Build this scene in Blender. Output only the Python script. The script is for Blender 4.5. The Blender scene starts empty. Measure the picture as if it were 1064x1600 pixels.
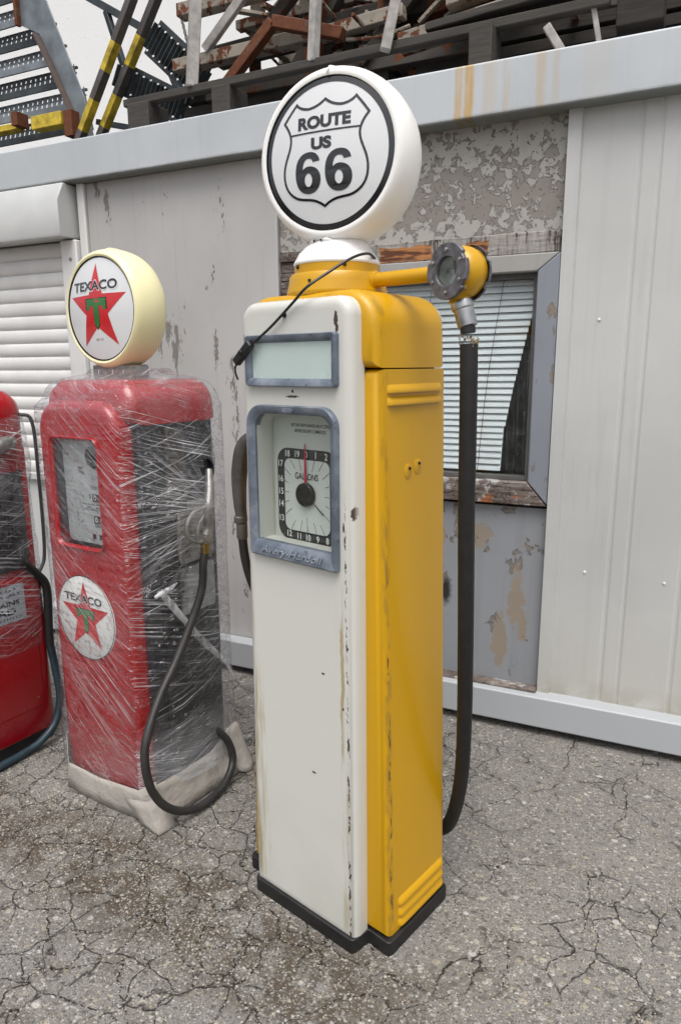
import bpy, bmesh, math, random
from math import sin, cos, pi, radians as R, atan2, hypot
from mathutils import Vector, Matrix, noise as mnoise
random.seed(7)
S = bpy.context.scene
COL = S.collection

# ------------------------------------------------------------------ camera, sky, sun, exposure
az, pit, rol = R(24.9), R(11.88), R(-.37)
f = Vector((-sin(az)*cos(pit), cos(az)*cos(pit), -sin(pit)))
r = Vector((cos(az), sin(az), 0)); u = r.cross(f)
Rt = r*cos(rol) + u*sin(rol); Up = -r*sin(rol) + u*cos(rol)
cd = bpy.data.cameras.new('camera'); cam = bpy.data.objects.new('camera', cd); COL.objects.link(cam)
cam.matrix_world = Matrix(((Rt.x, Up.x, -f.x, 0), (Rt.y, Up.y, -f.y, 0), (Rt.z, Up.z, -f.z, 1.5), (0, 0, 0, 1)))
cd.sensor_fit = 'VERTICAL'; cd.sensor_height = 36; cd.lens = 36*1084/1600
cd.clip_start = .05; cd.clip_end = 400
S.camera = cam

SUN_EL, SUN_AZ = 66, 160          # degrees; azimuth clockwise from +Y
W = bpy.data.worlds.new('World'); S.world = W; W.use_nodes = True
wn = W.node_tree; bg = wn.nodes['Background']
sky = wn.nodes.new('ShaderNodeTexSky'); sky.sky_type = 'NISHITA'; sky.sun_disc = False
sky.sun_elevation = R(SUN_EL); sky.sun_rotation = R(SUN_AZ); sky.air_density = 1.0; sky.dust_density = 6.0
hs = wn.nodes.new('ShaderNodeHueSaturation'); hs.inputs['Saturation'].default_value = .36
wn.links.new(sky.outputs[0], hs.inputs['Color']); wn.links.new(hs.outputs[0], bg.inputs[0])
bg.inputs[1].default_value = .15
sl = bpy.data.lights.new('sun', 'SUN'); sl.energy = 1.1; sl.angle = R(40); sl.color = (1, .985, .96)
so = bpy.data.objects.new('sun', sl); COL.objects.link(so)
d = Vector((sin(R(SUN_AZ))*cos(R(SUN_EL)), cos(R(SUN_AZ))*cos(R(SUN_EL)), sin(R(SUN_EL))))
so.rotation_euler = d.to_track_quat('Z', 'Y').to_euler()
S.view_settings.view_transform = 'Standard'; S.view_settings.look = 'None'
S.view_settings.exposure = .36; S.view_settings.gamma = 1

# ------------------------------------------------------------------ node helper
class M:
    def __init__(s, name, rough=.5, metal=0., spec=.5, coat=0.):
        s.m = bpy.data.materials.new(name); s.m.use_nodes = True; s.t = s.m.node_tree
        s.b = s.t.nodes['Principled BSDF']; s.b.inputs['Roughness'].default_value = rough
        s.b.inputs['Metallic'].default_value = metal; s.b.inputs['Specular IOR Level'].default_value = spec
        s.b.inputs['Coat Weight'].default_value = coat; s.b.inputs['Coat Roughness'].default_value = .12
        s.tc = None
    def n(s, t): return s.t.nodes.new(t)
    def put(s, sock, v):
        if hasattr(v, 'links') or isinstance(v, bpy.types.NodeSocket): s.t.links.new(v, sock)
        elif isinstance(v, (tuple, list)) and len(v) == 3 and sock.type == 'RGBA': sock.default_value = (*v, 1)
        else: sock.default_value = v
    def co(s, kind='Object', scale=None, rot=None, loc=None):
        if s.tc is None: s.tc = s.n('ShaderNodeTexCoord')
        o = s.tc.outputs[kind]
        if scale or rot or loc:
            mp = s.n('ShaderNodeMapping'); s.t.links.new(o, mp.inputs[0])
            if loc: mp.inputs[1].default_value = loc
            if rot: mp.inputs[2].default_value = rot
            if scale: mp.inputs[3].default_value = scale
            o = mp.outputs[0]
        return o
    def xyz(s, v=None):
        q = s.n('ShaderNodeSeparateXYZ'); s.t.links.new(v or s.co(), q.inputs[0]); return q.outputs
    def noise(s, v, scale=5, det=4, rough=.55, dist=0):
        q = s.n('ShaderNodeTexNoise'); s.t.links.new(v, q.inputs['Vector'])
        q.inputs['Scale'].default_value = scale; q.inputs['Detail'].default_value = det
        q.inputs['Roughness'].default_value = rough; q.inputs['Distortion'].default_value = dist
        return q.outputs['Fac']
    def noisec(s, v, scale=5, det=4):
        q = s.n('ShaderNodeTexNoise'); s.t.links.new(v, q.inputs['Vector'])
        q.inputs['Scale'].default_value = scale; q.inputs['Detail'].default_value = det
        return q.outputs['Color']
    def vor(s, v, scale=5, feat='F1', out='Distance', rnd=1.):
        q = s.n('ShaderNodeTexVoronoi'); q.feature = feat; s.t.links.new(v, q.inputs['Vector'])
        q.inputs['Scale'].default_value = scale; q.inputs['Randomness'].default_value = rnd
        return q.outputs[out]
    def math(s, op, a, b=0., c=0., clamp=False):
        q = s.n('ShaderNodeMath'); q.operation = op; q.use_clamp = clamp
        s.put(q.inputs[0], a); s.put(q.inputs[1], b)
        if len(q.inputs) > 2: s.put(q.inputs[2], c)
        return q.outputs[0]
    def mul(s, a, b): return s.math('MULTIPLY', a, b)
    def add(s, a, b): return s.math('ADD', a, b)
    def step(s, v, a, b):             # smooth 0..1 as v goes a..b (a may exceed b)
        q = s.n('ShaderNodeMapRange'); q.interpolation_type = 'SMOOTHSTEP' if a < b else 'LINEAR'
        s.put(q.inputs[0], v); q.inputs[1].default_value = a; q.inputs[2].default_value = b
        q.clamp = True
        return q.outputs[0]
    def band(s, v, c, w, soft=None):   # 1 near c, within w
        soft = soft or w*.5
        return s.step(s.math('ABSOLUTE', s.math('SUBTRACT', v, c)), w+soft, w)
    def mix(s, fac, a, b):
        q = s.n('ShaderNodeMix'); q.data_type = 'RGBA'
        s.put(q.inputs[0], fac); s.put(q.inputs[6], a); s.put(q.inputs[7], b); return q.outputs[2]
    def ramp(s, v, stops, const=False):
        q = s.n('ShaderNodeValToRGB'); s.put(q.inputs[0], v); e = q.color_ramp.elements
        if const: q.color_ramp.interpolation = 'CONSTANT'
        while len(e) < len(stops): e.new(.5)
        for k, (p, c) in zip(e, stops):
            k.position = p; k.color = (*c, 1) if isinstance(c, (tuple, list)) else (c, c, c, 1)
        return q.outputs[0]
    def vmath(s, op, a, b):
        q = s.n('ShaderNodeVectorMath'); q.operation = op; s.put(q.inputs[0], a); s.put(q.inputs[1], b); return q.outputs[0]
    def vscale(s, a, k):
        q = s.n('ShaderNodeVectorMath'); q.operation = 'SCALE'; s.put(q.inputs[0], a); q.inputs['Scale'].default_value = k; return q.outputs[0]
    def comb(s, x=0., y=0., z=0.):
        q = s.n('ShaderNodeCombineXYZ'); s.put(q.inputs[0], x); s.put(q.inputs[1], y); s.put(q.inputs[2], z); return q.outputs[0]
    def warp(s, v, k=.05, scale=3):
        return s.vmath('ADD', v, s.vscale(s.vmath('SUBTRACT', s.noisec(v, scale), (.5, .5, .5)), k))
    def bump(s, h, k=.3, dist=.01, prev=None):
        q = s.n('ShaderNodeBump'); q.inputs['Strength'].default_value = k; q.inputs['Distance'].default_value = dist
        s.put(q.inputs['Height'], h)
        if prev is not None: s.put(q.inputs['Normal'], prev)
        return q.outputs[0]
    def out(s, color=None, rough=None, normal=None, metal=None, alpha=None):
        if color is not None: s.put(s.b.inputs['Base Color'], color)
        if rough is not None: s.put(s.b.inputs['Roughness'], rough)
        if normal is not None: s.put(s.b.inputs['Normal'], normal)
        if metal is not None: s.put(s.b.inputs['Metallic'], metal)
        if alpha is not None: s.put(s.b.inputs['Alpha'], alpha)
        return s.m

def plain(name, col, rough=.5, metal=0., var=.12, scale=20, coat=0., bump=0., spec=.5):
    m = M(name, rough, metal, spec, coat); v = m.co()
    n = m.noise(v, scale, 5)
    dk = tuple(c*(1-var*1.6) for c in col); lt = tuple(min(1, c*(1+var)) for c in col)
    c = m.ramp(n, [(.3, dk), (.7, lt)])
    nb = m.bump(m.noise(v, scale*6, 4), bump, .002) if bump else None
    return m.out(c, m.math('MULTIPLY_ADD', n, .25, rough-.12), nb)

# ------------------------------------------------------------------ materials
def paint(name, base, chip=(.035, .025, .02), rough=.3, dirt=(.42, .36, .22), dirt_amt=.3, chips=.73, coat=.25, extra=None):
    m = M(name, rough, 0, .5, coat); v = m.co()
    big = m.noise(v, 3.5, 5, .6)
    c = m.mix(m.mul(m.step(big, .45, .75), dirt_amt*.6), base, tuple(a*.5+b*.5 for a, b in zip(base, dirt)))
    # long vertical grime streaks
    st = m.noise(m.co(scale=(38, 38, 1.3)), 1, 4, .6)
    c = m.mix(m.mul(m.step(st, .6, .8), dirt_amt), c, dirt)
    ch = m.math('MULTIPLY', m.step(m.noise(m.warp(v, .02, 40), 26, 6, .65), chips, chips+.012), m.step(m.noise(v, 4, 2), .46, .56))
    if extra: c, ch = extra(m, v, c, ch)
    c = m.mix(ch, c, chip)
    rg = m.math('MULTIPLY_ADD', ch, .5, m.math('MULTIPLY_ADD', big, .2, rough-.08))
    nb = m.bump(m.add(m.mul(ch, -1.), m.mul(m.noise(v, 9, 3), .35)), .25, .0012)
    nb = m.bump(m.noise(v, 3.0, 3), .5, .006, nb)
    return m.out(c, rg, nb)

OX, OY = .18, .175            # centre of the main pump in its measured frame
def white_extra(m, v, c, ch):
    X, Y, Z = m.xyz(v)
    fr = m.step(Y, -OY+.03, -OY+.012)
    wob = m.mul(m.math('SUBTRACT', m.noise(m.co(scale=(1, 1, 6)), 3, 3), .5), .02)
    xw = m.add(X, wob)
    # rusty runs down from the dial frame and up the left edge
    for xc, w, z0, z1, amt in ((.148, .0035, .42, 1.02, .8), (.158, .007, .03, .62, .55), (.172, .003, .05, .4, .5), (-.150, .012, .04, .75, .55),
                               (-.163, .004, .04, 1.3, .6), (.137, .004, .98, 1.45, .35), (-.128, .003, .04, .34, .7)):
        k = m.mul(m.mul(m.band(xw, xc, w, w), m.mul(m.step(Z, z0, z0+.05), m.step(Z, z1, z1-.15))), m.step(m.noise(m.co(scale=(60, 60, 5)), 1, 4), .38, .62))
        c = m.mix(m.mul(m.mul(k, amt), fr), c, (.33, .25, .09))
    c = m.mix(m.mul(m.mul(m.step(Z, .5, .0), .35), m.step(m.noise(v, 6, 5), .35, .7)), c, (.47, .46, .40))
    # scuffed crease on the right, tapering with the door
    xc = m.math('MULTIPLY_ADD', Z, -.0105, .171)
    line = m.band(xw, m.add(xc, -.004) if False else xc, .0022, .0012)
    line = m.mul(line, m.mul(m.step(m.noise(m.co(scale=(50, 50, 22)), 1.5, 5, .7), .5, .53), m.step(Z, 1.22, 1.1)))
    line = m.mul(line, m.step(m.math('ABSOLUTE', m.math('SUBTRACT', m.noise(m.co(scale=(1, 1, 2)), 2, 2), .5)), .0, .03))
    ch = m.math('MAXIMUM', ch, m.mul(line, fr))
    # rust blister spots
    for px, pz, rx, rz in ((.135, 1.600, .006, .016), (.137, 1.583, .0045, .012), (.176, 1.17, .004, .014), (.155, 1.135, .003, .012), (-.166, 1.56, .004, .02),
                           (.0, 1.4305, .02, .0028), (.0, 1.443, .004, .004), (.085, .755, .006, .003), (.05, .47, .007, .003), (.15, .68, .003, .004), (.165, .84, .003, .004)):
        dx = m.math('DIVIDE', m.math('SUBTRACT', m.add(X, m.mul(wob, .4)), px), rx); dz = m.math('DIVIDE', m.math('SUBTRACT', Z, pz), rz)
        q = m.math('SQRT', m.add(m.mul(dx, dx), m.mul(dz, dz)))
        q = m.add(q, m.mul(m.math('SUBTRACT', m.noise(v, 160, 3), .5), 1.5))
        ch = m.math('MAXIMUM', ch, m.mul(m.step(q, 1.1, .9), fr))
    return c, ch
def yellow_extra(m, v, c, ch):
    X, Y, Z = m.xyz(v)
    edge = m.band(Y, -OY+.072, .003, .003)
    k = m.mul(edge, m.mul(m.step(m.noise(m.co(scale=(40, 40, 12)), 1.6, 5, .7), .52, .56), m.step(Z, 1.3, .9)))
    c = m.mix(m.mul(m.band(Y, -OY+.07, .008, .008), m.mul(m.step(m.noise(m.co(scale=(20, 20, 6)), 2, 4), .45, .6), .4)), c, (.2, .12, .03))
    return c, m.math('MAXIMUM', ch, m.mul(k, .8))
WHITE = paint('white_enamel', (.60, .598, .555), chip=(.06, .035, .028), dirt=(.55, .5, .33), dirt_amt=.18, chips=.76, rough=.3, coat=.3, extra=white_extra)
YELLOW = paint('yellow_enamel', (.57, .305, .0), chip=(.07, .025, .012), dirt=(.4, .18, .002), dirt_amt=.15, chips=.75, rough=.34, coat=.12, extra=yellow_extra)
YELLOWP = paint('yellow_paint', (.57, .305, .0), chip=(.07, .03, .015), dirt=(.3, .14, .005), dirt_amt=.25, chips=.7, rough=.36, coat=.12)
RED = paint('red_enamel', (.36, .002, .007), chip=(.15, .01, .01), dirt=(.35, .01, .015), dirt_amt=.15, chips=.78, rough=.25, coat=.5)
BLACKP = plain('black_panel_paint', (.016, .018, .024), .32, var=.3, scale=6, coat=.2)
BLACK = plain('black_bitumen_base', (.012, .011, .011), .55, var=.3, bump=.4)
RUBBER = plain('black_rubber', (.011, .010, .010), .6, var=.3, scale=40, bump=.25)
BLUERUB = plain('blue_grey_rubber', (.02, .04, .055), .45, var=.25)
CORD = plain('black_cable', (.012, .012, .012), .4)
DARK = plain('dark_metal', (.03, .027, .025), .45, .6, var=.3)
CHROME = plain('worn_chrome', (.42, .42, .42), .3, .9, var=.2, scale=30)
ALU = plain('cast_aluminium', (.33, .32, .30), .42, .75, var=.2, scale=40, bump=.2)
BRASS = plain('brass', (.36, .25, .08), .35, .9)
PRINT = plain('black_print', (.006, .006, .008), .18, var=.1, coat=.8)
PRINTW = plain('white_print', (.75, .75, .72), .4, var=.05)
PRINTR = plain('red_print', (.55, .012, .018), .25, var=.06, coat=.8)
PRINTG = plain('green_print', (.025, .16, .03), .25, var=.06, coat=.8)
FRAMEG = None
def mk_zinc():
    m = M('oxidised_zinc_frame', .5, .35); v = m.co()
    n = m.noise(v, 14, 6, .65); st = m.noise(m.co(scale=(8, 8, 50)), 2, 4)
    c = m.ramp(n, [(.25, (.075, .09, .12)), (.5, (.16, .19, .235)), (.75, (.30, .33, .37))])
    c = m.mix(m.mul(m.step(m.noise(v, 60, 5, .7), .62, .66), .7), c, (.04, .045, .055))
    return m.out(c, m.math('MULTIPLY_ADD', n, .3, .35), m.bump(m.noise(v, 90, 5), .3, .001))
ZINC = mk_zinc()
def mk_plate():
    m = M('cream_dial_plate', .4); v = m.co()
    n = m.noise(v, 5, 5); c = m.mix(m.step(n, .4, .75), (.62, .63, .57), (.48, .47, .38))
    c = m.mix(m.mul(m.step(m.noise(v, 90, 5, .7), .68, .72), .6), c, (.2, .16, .1))
    return m.out(c)
PLATE = mk_plate()
def mk_globe(name, col):
    m = M(name, .35, 0, .4, .1); v = m.co()
    n = m.noise(v, 3, 3); m.b.inputs['Subsurface Weight'].default_value = .35
    m.b.inputs['Subsurface Radius'].default_value = (.05, .05, .04); m.b.inputs['Subsurface Scale'].default_value = .5
    return m.out(m.mix(m.step(n, .4, .7), col, tuple(c*.95 for c in col)))
GLOBEW = mk_globe('white_globe_plastic', (.88, .87, .84))
GLOBEY = mk_globe('cream_globe_plastic', (.83, .78, .48))
LENS = plain('milk_glass_face', (.68, .69, .70), .10, var=.03, scale=3, coat=.7)
FROST = plain('frosted_green_glass', (.50, .60, .57), .25, var=.05, scale=4, coat=.5)
WPLAST = plain('white_plastic', (.82, .81, .79), .35, var=.03)

def mk_glass(name, tint=(.97, .985, .98), k=.25, rough=.02, ior_mix=None):
    m = bpy.data.materials.new(name); m.use_nodes = True; t = m.node_tree; t.nodes.clear()
    o = t.nodes.new('ShaderNodeOutputMaterial'); mx = t.nodes.new('ShaderNodeMixShader')
    tr = t.nodes.new('ShaderNodeBsdfTransparent'); gl = t.nodes.new('ShaderNodeBsdfGlossy')
    tr.inputs[0].default_value = (*tint, 1); gl.inputs['Roughness'].default_value = rough
    fr = t.nodes.new('ShaderNodeLayerWeight'); fr.inputs[0].default_value = .5
    pw = t.nodes.new('ShaderNodeMath'); pw.operation = 'POWER'; pw.inputs[1].default_value = 4
    t.links.new(fr.outputs['Facing'], pw.inputs[0])
    ad = t.nodes.new('ShaderNodeMath'); ad.operation = 'MULTIPLY_ADD'; ad.inputs[1].default_value = .7; ad.inputs[2].default_value = k
    t.links.new(pw.outputs[0], ad.inputs[0]); t.links.new(ad.outputs[0], mx.inputs[0])
    t.links.new(tr.outputs[0], mx.inputs[1]); t.links.new(gl.outputs[0], mx.inputs[2]); t.links.new(mx.outputs[0], o.inputs[0])
    return m
GLASS = mk_glass('clear_glass', k=.025)
WGLASS = mk_glass('dusty_window_glass', (.96, .98, .98), .05, .05)

# stretch film: transparent with white stretch lines, wrinkle sheen
def mk_film(name, cx, cz, dens=1.):
    m = M(name, .25, 0, .6, 0); v = m.co(); X, Y, Z = m.xyz(v)
    def streak(rot, sc, lo, hi, dist=.0):
        w = m.warp(v, .02, 3)
        mp = m.n('ShaderNodeMapping'); m.t.links.new(w, mp.inputs[0]); mp.vector_type = 'TEXTURE'; mp.inputs[2].default_value = rot; mp.inputs[3].default_value = tuple(1/q for q in sc)
        return m.step(m.noise(mp.outputs[0], 1, 3, .6), lo, hi)
    # streaks down to the right over the front, nearly level over the side
    a = streak((0, R(40), 0), (2.5, 4, 330), .54, .66)
    b = streak((0, R(24), 0), (3, 4, 220), .56, .72)
    c = streak((R(-14), 0, 0), (6, 2.5, 320), .53, .66)
    e = streak((R(20), 0, 0), (6, 3, 200), .55, .74)
    # rays towards the nozzle tip
    dy = m.math('SUBTRACT', Y, cx); dz = m.math('SUBTRACT', Z, cz)
    N = m.xyz(m.co('Normal')); sx = m.step(N[0], .45, .7)
    ang = m.math('ARCTAN2', dz, m.mul(dy, -1.)); rad = m.math('SQRT', m.add(m.mul(dy, dy), m.mul(dz, dz)))
    ray = m.step(m.noise(m.comb(m.mul(ang, 46.), m.mul(rad, 2.5), 0.), 1, 3, .6), .50, .66)
    ray = m.mul(m.mul(ray, sx), m.mul(m.step(rad, .46, .05), m.step(m.math('ABSOLUTE', ang), 1.5, .5)))
    big = m.step(m.noise(v, 4.5, 4), .39, .60)
    big2 = m.step(m.noise(m.co(loc=(4, 2, 1)), 3.2, 4), .40, .58)
    side = m.math('MAXIMUM', m.mul(c, big), m.mul(e, big2)); front = m.math('MAXIMUM', m.mul(a, big2), m.mul(b, big))
    s = m.add(m.mul(side, sx), m.mul(m.mul(front, .8), m.math('SUBTRACT', 1., sx)))
    s = m.math('MAXIMUM', m.mul(s, .74*dens), m.mul(ray, .78*dens))
    low = m.mul(m.step(Z, .34, .14), m.mul(m.math('MULTIPLY_ADD', sx, .28, .05), m.math('MULTIPLY_ADD', m.noise(m.co(scale=(3, 3, 90)), 1, 3), 1.5, .1)))
    s = m.add(s, m.add(low, m.mul(m.step(Z, 1.30, 1.42), m.mul(m.noise(m.co(scale=(30, 12, 12)), 1, 4), .14))))
    haze = m.mul(m.step(m.noise(v, 5, 5, .6), .42, .75), .035*dens)
    al = m.math('MINIMUM', m.add(m.add(s, haze), .006), .85)
    h = m.add(m.noise(m.warp(v, .1, 6), 14, 4, .6), m.add(m.mul(a, .1), m.mul(c, .1)))
    m.b.inputs['Base Color'].default_value = (.82, .84, .88, 1)
    m.out(normal=m.bump(h, .9, .02))
    # combine: film sheen over clear
    t = m.t; o = t.nodes['Material Output']
    tr = t.nodes.new('ShaderNodeBsdfTransparent'); tr.inputs[0].default_value = (.97, .97, .98, 1)
    mx = t.nodes.new('ShaderNodeMixShader'); m.put(mx.inputs[0], al)
    t.links.new(tr.outputs[0], mx.inputs[1]); t.links.new(m.b.outputs[0], mx.inputs[2])
    gl = t.nodes.new('ShaderNodeBsdfGlossy'); gl.inputs['Roughness'].default_value = .07
    bn = m.bump(m.add(m.noise(m.warp(m.co(scale=(1, 1, 1.6)), .16, 5), 13, 2, .6), m.mul(m.noise(m.co(scale=(6, 6, 70), rot=(R(14), R(-30), 0)), 1, 2), .35)), 1., .05); m.put(gl.inputs['Normal'], bn)
    lw_ = t.nodes.new('ShaderNodeLayerWeight'); lw_.inputs[0].default_value = .5; m.put(lw_.inputs['Normal'], bn)
    ff = m.math('MULTIPLY_ADD', m.math('POWER', lw_.outputs['Facing'], 3.), .5, .028)
    mx2 = t.nodes.new('ShaderNodeMixShader'); m.put(mx2.inputs[0], ff)
    t.links.new(mx.outputs[0], mx2.inputs[1]); t.links.new(gl.outputs[0], mx2.inputs[2]); t.links.new(mx2.outputs[0], o.inputs[0])
    return m.m
FILM = mk_film('stretch_film_film', .055, 1.055)
FILM1 = mk_film('stretch_film_bunched', .05, 1.1, 1.15)

# ------------------------------------------------------------------ mesh helpers
def ring_loft(bm, rings, cap0=True, cap1=True, closed=True):
    vs = [[bm.verts.new(p) for p in rg] for rg in rings]
    n = len(vs[0])
    for a, b in zip(vs, vs[1:]):
        for i in range(n if closed else n-1):
            j = (i+1) % n
            bm.faces.new((a[i], a[j], b[j], b[i]))
    if cap0: bm.faces.new(vs[0][::-1])
    if cap1: bm.faces.new(vs[-1])
    return vs
def box(bm, x0, x1, y0, y1, z0, z1, mat=None):
    P = [(x, y, z) for z in (z0, z1) for x, y in ((x0, y0), (x1, y0), (x1, y1), (x0, y1))]
    v = [bm.verts.new(mat @ Vector(p) if mat else p) for p in P]
    for q in ((3, 2, 1, 0), (4, 5, 6, 7), (0, 1, 5, 4), (1, 2, 6, 5), (2, 3, 7, 6), (3, 0, 4, 7)): bm.faces.new([v[i] for i in q])
def fillet(pts, rad, n=6):
    out = []; N = len(pts)
    for i, p in enumerate(pts):
        p = Vector(p); a = Vector(pts[i-1]); b = Vector(pts[(i+1) % N]); rr = rad[i] if isinstance(rad, (list, tuple)) else rad
        if rr <= 0: out.append(tuple(p)); continue
        da = (a-p).normalized(); db = (b-p).normalized(); ang = da.angle(db); t = rr/math.tan(ang/2)
        c = p + (da+db).normalized()*(rr/sin(ang/2)); s = p+da*t-c; e = p+db*t-c
        for k in range(n+1):
            w = k/n; q = s.slerp(e, w) if hasattr(s, 'slerp') else None
            th0 = atan2(s.y, s.x); th1 = atan2(e.y, e.x); dth = (th1-th0+pi) % (2*pi)-pi
            th = th0+dth*w; out.append((c.x+rr*cos(th), c.y+rr*sin(th)))
    return out
def offs(pts, dd):                    # inward offset of a ccw polygon
    N = len(pts); o = []
    for i in range(N):
        a = Vector(pts[i-1]); p = Vector(pts[i]); b = Vector(pts[(i+1) % N])
        n1 = Vector((-(p-a).y, (p-a).x)); n2 = Vector((-(b-p).y, (b-p).x))
        if n1.length < 1e-9: n1 = n2
        if n2.length < 1e-9: n2 = n1
        n1.normalize(); n2.normalize(); n = (n1+n2).normalized()
        o.append(tuple(p+n*dd/max(.35, n.dot(n1))))
    return o
def slab(bm, outline, prof):          # outline ccw in (x,z); prof list of (inset, y)
    ring_loft(bm, [[(p[0], y, p[1]) for p in offs(outline, i)] for i, y in prof])
def tube(bm, pts, rad, seg=12, caps=True, res=6, up=Vector((.3, .2, 1))):
    P = [Vector(p) for p in pts]; Q = []; RR = []
    rads = rad if isinstance(rad, (list, tuple)) else [rad]*len(P)
    if len(P) > 2 and res > 1:
        E = [P[0]*2-P[1]] + P + [P[-1]*2-P[-2]]
        for i in range(1, len(E)-2):
            for k in range(res):
                t = k/res; a, b, c, e = E[i-1:i+3]
                Q.append(.5*((2*b)+(c-a)*t+(2*a-5*b+4*c-e)*t*t+(3*b-a-3*c+e)*t**3)); RR.append(rads[i-1]*(1-t)+rads[i]*t)
        Q.append(P[-1]); RR.append(rads[-1])
    else: Q, RR = P, list(rads)
    rings = []; t0 = (Q[1]-Q[0]).normalized(); nrm = t0.cross(up)
    if nrm.length < 1e-3: nrm = t0.cross(Vector((1, 0, 0)))
    nrm.normalize()
    for i, p in enumerate(Q):
        t = (Q[min(i+1, len(Q)-1)]-Q[max(i-1, 0)]).normalized()
        nrm = (nrm-t*nrm.dot(t)).normalized(); bn = t.cross(nrm)
        rings.append([p+nrm*RR[i]*cos(2*pi*k/seg)+bn*RR[i]*sin(2*pi*k/seg) for k in range(seg)])
    ring_loft(bm, rings, caps, caps)
def lathe(bm, prof, seg=32, mat=None, caps=(True, True)):
    rings = [[(mat @ Vector((rr*cos(2*pi*k/seg), rr*sin(2*pi*k/seg), z)) if mat else Vector((rr*cos(2*pi*k/seg), rr*sin(2*pi*k/seg), z))) for k in range(seg)] for rr, z in prof]
    ring_loft(bm, rings, *caps)
def bar(bm, a, b, w, h, roll=0):      # square bar between two points
    a, b = Vector(a), Vector(b); t = (b-a).normalized(); s = t.cross(Vector((0, 0, 1)))
    if s.length < .05: s = t.cross(Vector((0, 1, 0)))
    s.normalize(); n = s.cross(t)
    if roll: q = Matrix.Rotation(roll, 3, t); s = q @ s; n = q @ n
    ring_loft(bm, [[p+s*w/2*i+n*h/2*j for i, j in ((-1, -1), (1, -1), (1, 1), (-1, 1))] for p in (a, b)])
def link(name, bm, mat, parent=None, off=None, bevel=0, seg=2, sharp=32, cut=None, sub=0):
    bmesh.ops.recalc_face_normals(bm, faces=bm.faces)
    me = bpy.data.meshes.new(name); bm.to_mesh(me); bm.free()
    if off: me.transform(Matrix.Translation(off))
    o = bpy.data.objects.new(name, me); COL.objects.link(o)
    if cut:
        bmesh.ops.recalc_face_normals(cut, faces=cut.faces); cm = bpy.data.meshes.new('tmp'); cut.to_mesh(cm); cut.free()
        if off: cm.transform(Matrix.Translation(off))
        co = bpy.data.objects.new('tmp', cm); COL.objects.link(co)
        md = o.modifiers.new('b', 'BOOLEAN'); md.object = co; md.operation = 'DIFFERENCE'; md.solver = 'EXACT'
        bpy.context.view_layer.update()
        nm = bpy.data.meshes.new_from_object(o.evaluated_get(bpy.context.evaluated_depsgraph_get()))
        o.modifiers.clear(); o.data = nm; nm.name = name; bpy.data.objects.remove(co); me = nm
    me.materials.clear(); me.materials.append(mat)
    me.polygons.foreach_set('use_smooth', [True]*len(me.polygons)); me.set_sharp_from_angle(angle=R(sharp))
    if bevel:
        b = o.modifiers.new('bevel', 'BEVEL'); b.width = bevel; b.segments = seg; b.limit_method = 'ANGLE'; b.angle_limit = R(35); b.harden_normals = False
    if parent: o.parent = parent
    return o
def empty(name, loc=(0, 0, 0), rz=0, rot=None):
    o = bpy.data.objects.new(name, None); COL.objects.link(o); o.location = loc; o.rotation_euler = rot or (0, 0, rz); o.empty_display_size = .1; return o
def tag(o, label=None, cat=None, group=None, kind=None):
    if label: o['label'] = label
    if cat: o['category'] = cat
    if group: o['group'] = group
    if kind: o['kind'] = kind
    return o
def txt(s, w=None, h=None, bold=.0, ext=0., sub=0, space=1.):   # centred text as bmesh in the xy plane
    c = bpy.data.curves.new('t', 'FONT'); c.body = s; c.size = 1; c.offset = bold; c.extrude = 0; c.space_character = space; c.resolution_u = 5
    o = bpy.data.objects.new('t', c); COL.objects.link(o); bpy.context.view_layer.update()
    me = bpy.data.meshes.new_from_object(o.evaluated_get(bpy.context.evaluated_depsgraph_get()))
    bpy.data.objects.remove(o); bm = bmesh.new(); bm.from_mesh(me); bpy.data.meshes.remove(me)
    xs = [v.co.x for v in bm.verts]; ys = [v.co.y for v in bm.verts]
    W_, H_ = max(xs)-min(xs), max(ys)-min(ys); sx = w/W_ if w else h/H_; sy = h/H_ if h else sx
    for v in bm.verts: v.co = Vector(((v.co.x-(max(xs)+min(xs))/2)*sx, (v.co.y-(max(ys)+min(ys))/2)*sy, 0))
    bmesh.ops.remove_doubles(bm, verts=bm.verts, dist=1e-6)
    if sub:
        bmesh.ops.triangulate(bm, faces=bm.faces)
        bmesh.ops.subdivide_edges(bm, edges=bm.edges, cuts=sub, use_grid_fill=False)
    return bm
def merge(dst, src, fn):
    m = {}
    for v in src.verts: m[v] = dst.verts.new(fn(v.co))
    for fc in src.faces:
        try: dst.faces.new([m[v] for v in fc.verts])
        except ValueError: pass
    src.free()
def thick(bm, vec):                   # give flat lettering a thickness along vec
    g = bmesh.ops.extrude_face_region(bm, geom=bm.faces[:])
    for e in g['geom']:
        if isinstance(e, bmesh.types.BMVert): e.co += Vector(vec)
    return bm
def poly_flat(pts, sub=0):
    bm = bmesh.new(); bm.faces.new([bm.verts.new((p[0], p[1], 0)) for p in pts])
    bmesh.ops.triangulate(bm, faces=bm.faces)
    if sub: bmesh.ops.subdivide_edges(bm, edges=bm.edges, cuts=sub, use_grid_fill=False)
    return bm
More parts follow.
